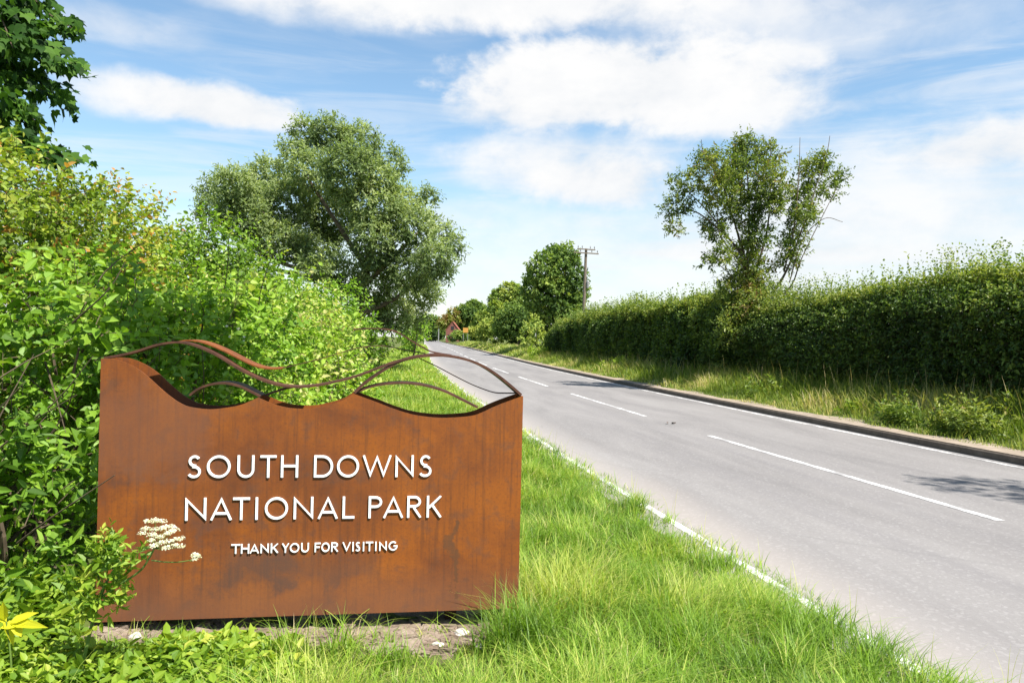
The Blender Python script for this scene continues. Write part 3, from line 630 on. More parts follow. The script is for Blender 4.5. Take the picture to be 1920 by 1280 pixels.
def hedgerow_tree():
    r = np.random.default_rng(31); Y = 25.0
    blobs = [(1320, 300, 18), (1350, 310, 25), (1395, 280, 24), (1400, 335, 36), (1440, 290, 22), (1450, 340, 24), (1350, 360, 30), (1300, 340, 18), (1264, 340, 11), (1280, 380, 17), (1254, 395, 13), (1266, 430, 11), (1340, 420, 20),
             (1345, 440, 16), (1400, 395, 32), (1440, 385, 24), (1458, 370, 14), (1325, 490, 11), (1355, 480, 17), (1400, 470, 22), (1390, 520, 22), (1408, 545, 28), (1440, 500, 10), (1520, 320, 22), (1545, 300, 17), (1566, 330, 14),
             (1500, 372, 18), (1510, 402, 20), (1490, 440, 19), (1480, 490, 15), (1524, 360, 17), (1560, 360, 11), (1470, 470, 11), (1418, 580, 34), (1380, 585, 26), (1395, 265, 12), (1370, 330, 24), (1500, 410, 16), (1430, 620, 34), (1395, 600, 36), (1440, 560, 26), (1405, 505, 24), (1360, 540, 14), (1455, 600, 26), (1400, 640, 40), (1370, 620, 30), (1440, 650, 40), (1475, 560, 14), (1420, 440, 26), (1495, 470, 14)]
    base = at_depth(1412, 690, Y); base[2] = float(gz(base[0], base[1]))
    t = thing('ash_tree', 'airy multi-stemmed young tree rising from the gap in the right hedge', 'tree', base)
    lobes = px_lobes(blobs, Y, .95, r, .98); a1, a2 = Acc(), Acc(); q = np.random.default_rng(8)
    limb(a1, [(1412, 700), (1410, 620), (1405, 560), (1398, 480)], Y, .14, .08, q, .1)
    for pts, w in [([(1398, 490), (1375, 410), (1340, 300)], .05), ([(1400, 500), (1405, 400), (1396, 262)], .055), ([(1402, 560), (1440, 420), (1445, 275)], .05), ([(1410, 600), (1468, 520), (1500, 440), (1545, 305)], .06),
                   ([(1470, 510), (1490, 420), (1498, 320), (1500, 258)], .028), ([(1392, 480), (1330, 400), (1268, 338)], .035), ([(1390, 470), (1310, 400), (1256, 398), (1264, 432)], .03), ([(1412, 600), (1480, 540), (1505, 480), (1570, 350)], .04),
                   ([(1480, 530), (1505, 450), (1545, 410), (1580, 416)], .02), ([(1540, 330), (1552, 280), (1556, 255)], .015), ([(1396, 540), (1340, 490), (1320, 492)], .02), ([(1350, 320), (1320, 290), (1315, 262)], .015),
                   ([(1395, 500), (1350, 440), (1345, 380)], .03), ([(1405, 480), (1425, 400), (1420, 320)], .03)]:
        limb(a2, pts, Y, w, .008, q, .35, 6)
    T, Nn = lobe_tips(lobes, 62, r, .55, .5, 2.5, .3); n = len(T)
    S = Nn * .55 + np.array([0, 0, .2]) + r.normal(size=(n, 3)) * .5
    tn = .54 + .24 * lumps(T, 2.2, 70) + r.normal(size=n) * .14
    acc = Acc(); shoots(acc, T, S, r.uniform(.18, .42, n), 7, .125, .058, tn, .8, .4, r=r, twig=a2, twig_r=.004)
    a1.build('trunk', M['bark'], t); a2.build('limbs', M['bark'], t); acc.build('crown', M['ash'], t)
hedgerow_tree()
def roundtree(name, label, blobs, Y, base_px, mat, leaf, wid, dens, seed, tb=.5, dy=1.5, trunk=.18, k=7, sh=.6, group=None, cat='tree'):
    r = np.random.default_rng(seed); lobes = px_lobes(blobs, Y, dy, r)
    b = at_depth(*base_px, Y); b[2] = float(gz(b[0], b[1])); t = thing(name, label, cat, b, group)
    tr = Acc(); top = max(lobes, key=lambda l: l[2])
    c = catmull([b - np.array([0, 0, .1]), (b + np.array(top[:3])) / 2 + np.array([.1, 0, 0]), np.array(top[:3])], 5); tube(tr, c, np.linspace(trunk, trunk * .25, len(c)), 7)
    for l in lobes[::2]:
        s = c[min(len(c) - 1, r.integers(2, 7))]; cc = catmull([s, (s + np.array(l[:3])) / 2 + np.array([0, 0, .2]), np.array(l[:3])], 4); tube(tr, cc, np.linspace(trunk * .4, trunk * .08, len(cc)), 5)
    T, Nn = lobe_tips(lobes, dens, r, .35, .7, 1.2, .18, minz=lambda P: gz(P[:, 0], P[:, 1]) + .05); n = len(T)
    S = Nn * .8 + np.array([0, 0, .35]) + r.normal(size=(n, 3)) * .35
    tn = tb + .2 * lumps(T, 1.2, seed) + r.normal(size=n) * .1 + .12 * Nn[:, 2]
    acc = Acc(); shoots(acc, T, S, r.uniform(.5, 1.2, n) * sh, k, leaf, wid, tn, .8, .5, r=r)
    tr.build('trunk', M['bark'], t); acc.build('crown', M[mat], t); return t
TR = 'trees and bushes at the far bend'
roundtree('tall_tree', 'tall rounded dark green tree beside the utility pole', [(1040, 490, 24), (1062, 482, 18), (1020, 510, 26), (1060, 515, 30), (1075, 545, 22), (1035, 550, 34), (1008, 545, 22), (1000, 525, 12), (1060, 575, 32), (1025, 585, 30), (1080, 575, 14), (1040, 610, 26), (1070, 600, 20), (1030, 630, 14), (1005, 575, 16)], 72, (1040, 650), 'fartree', .36, .24, 9.5, 51, .45, 2.2, .3, group=TR)
roundtree('round_tree', 'round topped bright green tree left of the tall rounded tree', [(955, 553, 20), (938, 562, 17), (974, 560, 19), (930, 580, 12), (955, 585, 26), (980, 585, 20), (945, 605, 18)], 115, (956, 640), 'fartree', .5, .32, 6.5, 52, .66, 2.2, .3, group=TR)
roundtree('bush', 'dark green bush in front of the round topped tree', [(962, 600, 26), (985, 600, 20), (945, 612, 18), (975, 620, 20), (1000, 605, 14), (960, 628, 12), (985, 630, 12)], 96, (968, 645), 'fartree', .4, .26, 7.5, 53, .42, 1.6, .1, group=TR, cat='bush')
roundtree('bush', 'low clipped yellow green bush at the verge of the far bend', [(912, 618, 13), (928, 614, 14), (944, 618, 14), (905, 626, 9), (930, 628, 12), (947, 630, 9)], 104, (925, 640), 'fartree', .36, .24, 9, 54, .82, 1.2, .06, group=TR, cat='bush')
roundtree('bush', 'sunlit yellow bush at the far end of the right hedge', [(1000, 625, 14), (1010, 640, 10), (990, 635, 11), (1005, 610, 9)], 62, (1002, 652), 'fartree', .26, .17, 13, 55, .85, 1.0, .06, group=TR, cat='bush')
roundtree('domed_tree', 'domed dark green tree right behind the red brick house', [(888, 585, 17), (872, 590, 14), (902, 592, 16), (880, 606, 18), (905, 608, 16), (866, 604, 12), (890, 620, 14)], 262, (885, 640), 'fartree', 1.1, .7, 2.2, 56, .42, 3, .25, k=8, sh=1.2, group=TR)
roundtree('bush', 'olive yellow bush between the orange board and the dark bush', [(905, 600, 12), (918, 596, 13), (898, 612, 12), (892, 622, 8), (915, 612, 12), (905, 625, 10)], 128, (905, 636), 'fartree', .5, .32, 6.5, 57, .78, 1.6, .1, group=TR, cat='bush')
roundtree('distant_tree', 'small dark tree at the end of the road, left of the red brick house', [(806, 605, 11), (818, 607, 10), (800, 618, 11), (815, 620, 11), (828, 613, 9), (795, 608, 8), (824, 624, 9), (808, 628, 8)], 300, (808, 636), 'fartree', 1.0, .7, 2.4, 58, .35, 2.4, .25, sh=1.2, group=TR)
roundtree('distant_tree', 'reddish green tree over the small red brick house', [(838, 600, 8), (850, 590, 9), (830, 608, 8), (860, 596, 9), (846, 604, 8)], 258, (850, 638), 'ash', .9, .6, 2.6, 59, .9, 1.5, .2, sh=1.1, group=TR)
roundtree('bush', 'leafy yellow green bush under the right side of the willow', [(770, 612, 14), (782, 606, 12), (760, 622, 14), (776, 626, 13), (790, 620, 8), (765, 638, 9), (780, 638, 7), (772, 648, 9), (764, 650, 7)], 47, (773, 650), 'bramble', .2, .13, 18, 60, .66, 1.1, .06, group=TR, cat='bush')
roundtree('bush', 'pale bush at the left road edge beyond the willow', [(780, 626, 7), (785, 622, 7), (776, 628, 7)], 90, (782, 640), 'fartree', .3, .2, 12, 61, .9, 1.0, .05, group=TR, cat='bush')
roundtree('bush', 'grey green bush at the foot of the small red brick house', [(856, 628, 7), (864, 630, 7), (872, 631, 7), (848, 632, 5)], 215, (862, 640), 'fartree', .6, .4, 5, 62, .55, 1.0, .05, group=TR, cat='bush')
# a hedgerow tree standing just outside the picture: its shadow lies across the road
def offstage_tree():
    r = np.random.default_rng(91); b = np.array([12.1, 3.4, 0.]); b[2] = float(gz(b[0], b[1]))
    t = thing('hedgerow_tree', 'tree beyond the right picture edge that casts the leafy shadow on the road', 'tree', b)
    lobes = [(b[0] + r.normal() * .7, b[1] + r.normal() * .62, b[2] + hh, r.uniform(.35, .6)) for hh in np.linspace(5.0, 9.9, 17)]
    tr = Acc(); tube(tr, [b - [0, 0, .1], b + [0, .1, 5], b + [.1, 0, 9.6]], [.16, .1, .02], 7)
    T, Nn = lobe_tips(lobes, 26, r, .4, .6); n = len(T); acc = Acc()
    shoots(acc, T, Nn + r.normal(size=(n, 3)) * .4, r.uniform(.25, .5, n), 6, .16, .09, np.full(n, .5), r=r)
    tr.build('trunk', M['bark'], t); acc.build('crown', M['ash'], t)
offstage_tree()
def sycamore():
    r = np.random.default_rng(41); Y = 8.8; b = np.array([-8.0, 9.6, 0.]); b[2] = float(gz(b[0], b[1]))
    t = thing('sycamore_tree', 'dark leafy sycamore branch hanging in from the top left corner', 'tree', b)
    tr, br, acc = Acc(), Acc(), Acc()
    tube(tr, catmull([b - [0, 0, .1], b + [.1, -.2, 2.2], b + [.3, -.5, 5.0], b + [.6, -.9, 7.6]], 6), np.linspace(.24, .08, 19), 9)
    sprays = [[(-250, -260), (-90, -140), (30, -60), (110, 20), (166, 56)], [(-220, -80), (-80, -10), (40, 50), (120, 100), (172, 124)], [(-220, -60), (-100, 60), (20, 110), (90, 160), (146, 196)],
              [(-200, 40), (-80, 110), (10, 160), (60, 200), (98, 232)], [(-200, 60), (-60, 160), (30, 225), (90, 275), (176, 302)], [(-60, 160), (20, 232), (60, 265), (120, 300)], [(-150, -200), (0, -120), (60, -40), (100, 10)],
              [(-120, -60), (0, 0), (60, 40), (110, 60)], [(-120, 20), (-20, 70), (50, 120), (120, 160)], [(-150, 0), (-30, 30), (10, 100), (40, 170)], [(-100, -160), (20, -80), (50, 20), (80, 100)], [(-160, -100), (-40, -40), (20, 20), (50, 90)]]
    for pts in sprays:
        Yq = Y + r.uniform(-.4, .5); P = catmull([at_depth(x, y, Yq + .25 * i * r.uniform(-.4, .4)) for i, (x, y) in enumerate([(x - 26, y) for x, y in pts])], 7)
        P = np.vstack([b + [.25, -.6, max(2.5, P[0][2] - b[2] - .2)], P]); tube(br, P, np.linspace(.03, .004, len(P)), 5)
        n = 120; f = r.uniform(.12, 1, n) ** .8; idx = f * (len(P) - 1.001); i0 = idx.astype(int); w = (idx - i0)[:, None]
        Q = P[i0] * (1 - w) + P[np.minimum(i0 + 1, len(P) - 1)] * w; tg = unit(P[np.minimum(i0 + 1, len(P) - 1)] - P[i0])
        sd_ = r.normal(size=(n, 3)) * np.array([.15, .24, .10])*(1.15 - .6 * f[:, None]); Q = Q + sd_
        D = unit(tg * .5 + r.normal(size=(n, 3)) * .45 + np.array([.2, 0, -.65])); N = unit(np.array([.35, -.2, .8]) + r.normal(size=(n, 3)) * .35)
        S = unit(np.cross(D, N)); N = np.cross(S, D); L = r.uniform(.075, .145, n)
        # palmate five-lobed outline
        oa = np.radians([0, 14, 34, 50, 72, 100, 128, 160, 180, 200, 232, 260, 288, 310, 326, 346]); orad = np.array([1.0, .66, .56, .92, .58, .70, .44, .30, .12, .30, .44, .70, .58, .92, .56, .66])
        lx = np.cos(oa) * orad + .25; ly = np.sin(oa) * orad * .95
        V = Q[:, None] + L[:, None, None] * (lx[None, :, None] * D[:, None] + ly[None, :, None] * S[:, None] + (.18 * np.abs(ly) - .2 * np.maximum(lx, 0) ** 2)[None, :, None] * N[:, None])
        acc.add(V.reshape(-1, 3), np.arange(n * 16).reshape(n, 16), np.repeat(np.clip(.52 + r.normal(size=n) * .25, 0, 1), 16))
    tr.build('trunk', M['bark'], t); br.build('branches', M['twig'], t); acc.build('crown', M['sycamore'], t)
sycamore()

# ------------------------------------------------------------------ right hedge
def hedge(label, y0, y1, u0, thick, topf, seed, leaf, wid, dens, shoot_n):
    r = np.random.default_rng(seed); ym = (y0 + y1) / 2; xm = float(cx(ym)) + u0 + thick / 2
    t = thing('hawthorn_hedge', label, 'hedge', (xm, ym, float(gz(xm, ym))), 'hedge on the right side of the road')
    acc, tw = Acc(), Acc()
    L = y1 - y0
    def put(n, kind):
        y = r.uniform(y0, y1, n); zt = topf(y)
        if kind == 0: u = u0 + np.abs(r.normal(size=n)) * .14; f = r.random(n); z = f * zt; Nn = np.tile([-1.0, 0, .12], (n, 1))
        elif kind == 1: u = u0 + r.random(n) * thick; z = zt - np.abs(r.normal(size=n)) * .12; Nn = np.tile([-.1, 0, 1.0], (n, 1))
        elif kind == 2: u = u0 + thick - np.abs(r.normal(size=n)) * .12; z = r.random(n) * zt; Nn = np.tile([1.0, 0, .1], (n, 1))
        elif kind == 4: u = u0 + .25 + r.random(n) * (thick - .4); f = r.random(n); z = f * (zt - .15); Nn = unit(r.normal(size=(n, 3)) * .5 + np.array([-.7, 0, .2]))
        else:
            e = r.integers(0, 2, n); y = np.where(e, y1, y0) + r.normal(size=n) * .12; u = u0 + r.random(n) * thick; z = r.random(n) * topf(y); Nn = np.stack([0 * y, np.where(e, 1., -1.), .2 + 0 * y], -1)
        x = cx(y) + u; P = np.stack([x, y, gz(x, y)], -1)
        bul = .27 * lumps(np.stack([x, y, z], -1), 1.1, seed + 3) + .13 * lumps(np.stack([x, y, z], -1), 3.0, seed + 4)
        rnd = np.clip((zt - z) / .5, 0, 1)      # rounded shoulder
        if kind == 0: P[:, 0] += -bul * 1.2 + (1 - rnd) ** 2 * .35 - .10 * np.sin(np.clip(z / zt, 0, 1) * 3.1)
        P[:, 2] = (z + gz(x, y) if kind != 1 else z + gz(x, y) + bul * .8)
        return P, Nn
    for kind, dn in ((0, dens), (4, dens * 1.35), (1, dens * .8), (2, dens * .5), (3, dens)):
        area = {0: L * 3.0, 4: L * 3.0, 1: L * thick, 2: L * 3.0, 3: 2 * thick * 3}[kind]; n = int(area * dn)
        P, Nn = put(n, kind); S = Nn * .75 + np.array([0, 0, .35]) + r.normal(size=(n, 3)) * .4
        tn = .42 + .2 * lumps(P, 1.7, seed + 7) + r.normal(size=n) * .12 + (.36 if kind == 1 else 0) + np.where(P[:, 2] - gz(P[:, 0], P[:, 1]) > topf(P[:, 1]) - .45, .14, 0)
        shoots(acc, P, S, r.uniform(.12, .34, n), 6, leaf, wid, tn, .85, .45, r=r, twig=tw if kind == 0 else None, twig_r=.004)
    # this year's long shoots standing out of the top
    n = shoot_n; y = r.uniform(y0, y1, n); u = u0 + .1 + r.random(n) * thick * .8; x = cx(y) + u; P = np.stack([x, y, gz(x, y) + topf(y) - .15], -1)
    ln = r.gamma(3.2, .15, n) * (1 + .5 * lumps(P, 1.3, seed + 5))
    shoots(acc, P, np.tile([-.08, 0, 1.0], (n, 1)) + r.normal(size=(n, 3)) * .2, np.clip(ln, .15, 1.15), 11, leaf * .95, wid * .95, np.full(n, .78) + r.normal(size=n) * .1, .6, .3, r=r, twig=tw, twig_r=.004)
    # inner woody mass: many crossing stems
    st = Acc()
    for q in range(int(L * 7)):
        y = r.uniform(y0, y1); x = float(cx(y)) + u0 + thick * r.uniform(.3, .7); z = float(gz(x, y)); h = float(topf(np.array([y]))[0]) * r.uniform(.7, .95)
        tube(st, [[x, y, z - .05], [x + r.normal() * .2, y + r.normal() * .25, z + h * .5], [x + r.normal() * .4, y + r.normal() * .5, z + h]], [.035, .022, .008], 4)
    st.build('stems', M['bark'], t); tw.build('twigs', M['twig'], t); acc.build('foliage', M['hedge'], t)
top1 = lambda y: np.interp(y, [3, 12, 16, 19, 22, 24.4], [2.42, 2.38, 2.36, 2.30, 2.22, 2.12])
top2 = lambda y: np.interp(y, [24.4, 26, 29, 40, 50, 55, 57], [2.15, 2.45, 2.62, 2.55, 2.35, 2.1, 1.5])
hedge('dense dark hedge with long shoots on top, nearer stretch right of the ash tree', 4.0, 24.2, 6.0, 2.0, top1, 71, .085, .06, 210, 4600)
hedge('clipped hedge with yellowish top, farther stretch left of the ash tree', 24.9, 56, 5.85, 2.2, top2, 72, .13, .09, 95, 4200)

# ------------------------------------------------------------------ grass
def blades(acc, P, H, lean, bend, wd, tint, segs=3):
    n = len(P); a = rng.uniform(0, 6.283, n); fd = np.stack([np.cos(a), np.sin(a), 0 * a], -1) * 1.0 + lean; fd[:, 2] = 0
    fd = unit(fd); sd_ = np.stack([-fd[:, 1], fd[:, 0], 0 * a], -1); rows = []
    for q in range(segs + 1):
        f = q / segs; c = P + np.array([0, 0, 1.0]) * (H * (f - .38 * bend * f ** 2.2))[:, None] + fd * (H * bend * f ** 1.8)[:, None]
        w = (wd * (1 - f ** 1.6) * .5)[:, None]
        rows += [c - sd_ * w, c + sd_ * w] if q < segs else [c]
    V = np.stack(rows, 1); m = V.shape[1]; i = np.arange(n)[:, None] * m
    F = [np.vstack([i + np.array([[2 * q, 2 * q + 1, 2 * q + 3, 2 * q + 2]]) for q in range(segs - 1)]), i + np.array([[2 * segs - 2, 2 * segs - 1, 2 * segs]])]
    acc.add(V.reshape(-1, 3), F, np.repeat(np.clip(tint, 0, 1), m))
SIGN_IN = lambda P: (((P - ORG) @ SX > -.05) & ((P - ORG) @ SX < SW + .05) & ((P - ORG) @ SY > -.03) & ((P - ORG) @ SY < .26))
def soil_f(P):                                # >0 inside the bare patch in front of and under the sign
    s = (P - ORG) @ SX; d = (P - ORG) @ SY; w = .06 * np.sin(s * 9) + .05 * np.sin(s * 23 + 1) + .05 * lumps(P, 13, 77)
    lo = np.interp(s, [-.1, .3, .9, 1.35, 1.7, 2.05], [-.12, -.22, -.20, -.36, -.42, -.22])
    return np.minimum(np.minimum(d - lo + w, .34 - d), np.minimum(s + .05 + w, SW + .02 - s + w))
def near_verge():
    acc = Acc()
    for y0, y1, u0, u1, dn, h0, h1, wd, sg in ((1.6, 5, -7.6, -3.08, 5200, .10, .27, .0046, 3), (5, 9, -7.2, -3.08, 3000, .09, .25, .006, 3), (9, 20, -7.0, -3.10, 1000, .10, .26, .011, 2), (20, 60, -6.5, -3.22, 240, .12, .30, .03, 2), (60, 160, -7, -3.22, 40, .15, .32, .09, 2)):
        n = int((y1 - y0) * (u1 - u0) * dn); y = rng.uniform(y0, y1, n); u = rng.uniform(u0, u1, n); x = cx(y) + u
        P = np.stack([x, y, gz(x, y) - .01], -1); cl = lumps(P * [1, 1, 0], 5.5, 12); cl2 = lumps(P * [1, 1, 0], 1.8, 13)
        keep = ~SIGN_IN(P) & (rng.random(n) < np.clip(.72 + .45 * cl, .12, 1)) & (rng.random(n) > np.clip((u + 3.34) / .34 + .42 * cl + .30 * lumps(P * [0, 1, 0], 2.2, 44), 0, .975))
        if y0 < 5: keep &= (soil_f(P) < 0) | (rng.random(n) < .03)
        left_cover = (P - ORG) @ SX < .75 + .3 * cl
        if y0 < 5: keep &= ~(left_cover & (rng.random(n) < .82))
        P, cl, cl2 = P[keep], cl[keep], cl2[keep]; m = len(P)
        H = rng.uniform(h0, h1, m) * (1 + .5 * cl + .25 * cl2); u_ = P[:, 0] - cx(P[:, 1])
        H *= np.interp(u_, [-4.3, -3.7, -3.3], [1, .9, .62])
        s_, d_ = (P - ORG) @ SX, (P - ORG) @ SY; H = np.where((d_ < 0) & (s_ < SW - .15) & (d_ > -.9), np.minimum(H, .035 + .10 * np.clip(-d_ - .22 - .1 * cl, 0, 1)), H)
        tn = .52 + .30 * cl + .20 * cl2 + rng.normal(size=m) * .19; tn = np.where(rng.random(m) < .07, rng.uniform(.88, 1, m), np.minimum(tn, .9))
        ln = np.stack([.25 + .6 * lumps(P, 4.1, 15), .6 * lumps(P, 4.3, 16), 0 * H], -1)
        blades(acc, P, H, ln, rng.uniform(.25, 1.25, m), wd * rng.gamma(5, .2, m), tn, sg)
    # longer tufts and a few seed-headed stalks near the sign's right foot and the road edge
    def tuft(px, py, n, h, spread, tn):
        c = at_ground(px, py, .1); P = c + np.stack([rng.normal(size=n) * spread, rng.normal(size=n) * spread * .7, 0 * np.ones(n)], -1); P[:, 2] = gz(P[:, 0], P[:, 1])
        blades(acc, P, rng.uniform(.5, 1.1, n) * h, rng.normal(size=(n, 3)) * .6, rng.uniform(.3, 1.0, n), rng.uniform(.004, .008, n), tn + rng.normal(size=n) * .12, 4)
    for a in [(985, 1215, 260, .38, .07, .34), (935, 1235, 150, .30, .06, .3), (960, 1205, 120, .3, .05, .45), (640, 1240, 60, .24, .05, .55), (730, 1258, 90, .20, .07, .5), (1060, 1235, 160, .30, .1, .45), (1215, 1110, 120, .3, .1, .4), (1420, 1140, 120, .3, .09, .4),
              (1530, 1180, 90, .3, .08, .42), (1620, 1240, 90, .34, .08, .4), (1040, 960, 90, .3, .1, .5), (1260, 1200, 130, .3, .12, .5), (1110, 1080, 110, .3, .1, .4), (540, 1240, 70, .24, .05, .6), (1340, 1050, 80, .26, .1, .45), (1480, 1240, 120, .32, .1, .5)]: tuft(*a)
    q = np.random.default_rng(55)
    for _ in range(230):
        y = 3.1 + 9 * q.random() ** 1.5; u = q.uniform(-5.6, -3.25); x = float(cx(y)) + u; c = np.array([x, y, 0.])
        if SIGN_IN(c[None])[0] or soil_f(c[None])[0] > -.05 or ((c - ORG) @ SX < SW - .1 and (c - ORG) @ SY < .1): continue
        n = int(q.integers(40, 110)); P = c + np.stack([q.normal(size=n) * .05, q.normal(size=n) * .05, np.zeros(n)], -1); P[:, 2] = gz(P[:, 0], P[:, 1])
        blades(acc, P, q.uniform(.5, 1.1, n) * q.uniform(.14, .30), q.normal(size=(n, 3)) * .5 + np.array([q.normal() * .5, q.normal() * .5, 0]), q.uniform(.4, 1.3, n), q.uniform(.004, .0085, n), q.choice([.25, .35, .5, .68, .78]) + q.normal(size=n) * .12, 4)
    for _ in range(170):                      # thin seed stalks, mostly along the road side
        y = 3.2 + 10 * q.random() ** 1.4; u = -3.15 - abs(q.normal()) * .5; c = np.array([[float(cx(y)) + u, y, 0.]]); c[:, 2] = gz(c[:, 0], c[:, 1])
        if (c[0] - ORG) @ SX < SW: continue
        blades(acc, c, np.array([q.uniform(.18, .36)]), q.normal(size=(1, 3)), q.uniform(.1, .5, 1), np.array([.0045]), np.array([q.uniform(.85, .97)]), 4)
    for px, py, h in [(938, 1230, .42), (1310, 1000, .22), (1690, 1265, .25), (1890, 1275, .3), (1860, 1278, .22), (990, 1215, .5), (1650, 1255, .2), (1180, 900, .2), (1000, 1190, .35), (590, 1215, .22), (425, 1185, .13), (1550, 1150, .24), (1405, 1060, .25)]:
        c = at_ground(px, py, .06); c[2] = gz(c[0], c[1]); n = 3
        P = np.repeat(c[None], n, 0) + rng.normal(size=(n, 3)) * [.02, .02, 0]
        blades(acc, P, h * rng.uniform(.7, 1.05, n), rng.normal(size=(n, 3)) * .3, rng.uniform(.1, .35, n), np.full(n, .004), np.full(n, .93), 4)
    for _ in range(26):
        c = ORG + q.uniform(.1, SW) * SX + q.uniform(-.45, -.02) * SY; n = int(q.integers(3, 16)); P = c + q.normal(size=(n, 3)) * [.02, .02, 0]; P[:, 2] = gz(P[:, 0], P[:, 1])
        blades(acc, P, q.uniform(.05, .17, n), q.normal(size=(n, 3)) * .6, q.uniform(.3, 1.3, n), q.uniform(.003, .006, n), q.choice([.45, .6, .9]) + q.normal(size=n) * .12, 4)
    # the arched blades in front of the panel
    for px, py, h in [(632, 1178, .26), (645, 1180, .24), (655, 1182, .22), (545, 1172, .18), (700, 1176, .16), (765, 1172, .14), (880, 1190, .16), (905, 1195, .18)]:
        c = at_ground(px, py, .11); c[2] = gz(c[0], c[1]); blades(acc, c[None], np.array([h]), np.array([[rng.uniform(-.4, 1.5), 0, 0]]), np.array([1.25]), np.array([.007]), np.array([.8]), 6)
    o = acc.build('grass', M['grass']); o['kind'] = 'stuff'; tag(o, 'bright green long grass on the near left verge', 'grass')
near_verge()
def right_verge():
    acc = Acc()
    for y0, y1, dn, wd in ((5, 12, 620, .011), (12, 25, 480, .015), (25, 60, 190, .03), (60, 170, 34, .10)):
        n = int((y1 - y0) * 3.2 * dn); y = rng.uniform(y0, y1, n); u = 3.62 + 3.3 * rng.random(n) ** (1.0 if y0 < 50 else 1); x = cx(y) + u; P = np.stack([x, y, gz(x, y) - .01], -1)
        cl = lumps(P, 1.6, 22); c2 = lumps(P, 4.5, 23)
        ed = np.interp(u + .25 * c2, [3.7, 4.1, 4.6, 5.2, 6.6], [.06, .18, .46, .62, .66]); keep = rng.random(n) < np.clip(.35 + (u - 3.5) * 1.1 + .3 * c2, .08, 1)
        P, cl, c2, ed = P[keep], cl[keep], c2[keep], ed[keep]; m = len(P)
        tn = .50 + .22 * cl + .16 * c2 + rng.normal(size=m) * .16
        blades(acc, P, ed * rng.uniform(.55, 1.25, m) * (1 + .25 * c2), np.stack([-.4 + .5 * c2, .4 * cl, 0 * cl], -1), rng.uniform(.2, .9, m), wd * rng.uniform(.6, 1.3, m), tn, 2 if y0 > 11 else 3)
    n = 420; y = rng.uniform(7, 40, n); u = rng.uniform(4.9, 6.3, n); x = cx(y) + u; P = np.stack([x, y, gz(x, y)], -1)   # straw seed stalks
    H = rng.uniform(.55, 1.05, n); blades(acc, P, H, rng.normal(size=(n, 3)) * .3, rng.uniform(.05, .3, n), np.full(n, .014), np.full(n, .95), 3)
    o = acc.build('grass', M['verge']); o['kind'] = 'stuff'; tag(o, 'rough straw and green grass on the bank under the right hedge', 'grass')
right_verge()
def weeds(name, label, px, py, h, spread, n, seed, tb, mat='weed', leaf=.13, wid=.055, z=.25):
    r = np.random.default_rng(seed); c = at_terrain(px, py); t = thing(name, label, 'plant', c, 'weeds on the right bank')
    P = c + np.stack([r.normal(size=n) * spread, r.normal(size=n) * spread, 0 * np.ones(n)], -1); P[:, 0] = np.maximum(P[:, 0], cx(P[:, 1]) + 4.0 + h * .35); P[:, 2] = gz(P[:, 0], P[:, 1])
    a, tw = Acc(), Acc(); shoots(a, P, r.normal(size=(n, 3)) * .3 + np.array([-.2, 0, 1.0]), r.uniform(.5, 1.1, n) * h, 12, leaf, wid, np.clip(tb + r.normal(size=n) * .1, 0, 1), .95, .4, r=r, twig=tw, twig_r=.006)
    tw.build('stems', M['stem'], t); a.build('foliage', M[mat], t)
weeds('weed_clump', 'leafy green weed clump on the bank near the right picture edge', 1790, 815, .62, .42, 60, 1, .62, 'ash')
weeds('weed_clump', 'brownish weed clump left of the leafy green clump below the hedge', 1690, 795, .5, .32, 40, 2, .3, 'verge')
weeds('weed_clump', 'bright green low weeds at the kerb edge of the bank below the hedge', 1605, 772, .26, .10, 26, 3, .6, 'weed', .1, .05, .16)
weeds('weed_clump', 'brown tinted weeds below the ash tree on the bank', 1445, 738, .5, .42, 40, 4, .28, 'verge', .15, .06)
weeds('weed_clump', 'pale weeds at the lower right corner of the hedge', 1880, 800, .6, .35, 40, 5, .7, 'ash')
weeds('weed_clump', 'green weeds at the foot of the farther hedge stretch', 1170, 690, .6, .6, 50, 6, .6, 'weed', .2, .09)
weeds('weed_clump', 'lush green clump at the far end of the farther hedge', 1030, 668, .9, .8, 60, 7, .62, 'weed', .25, .12)

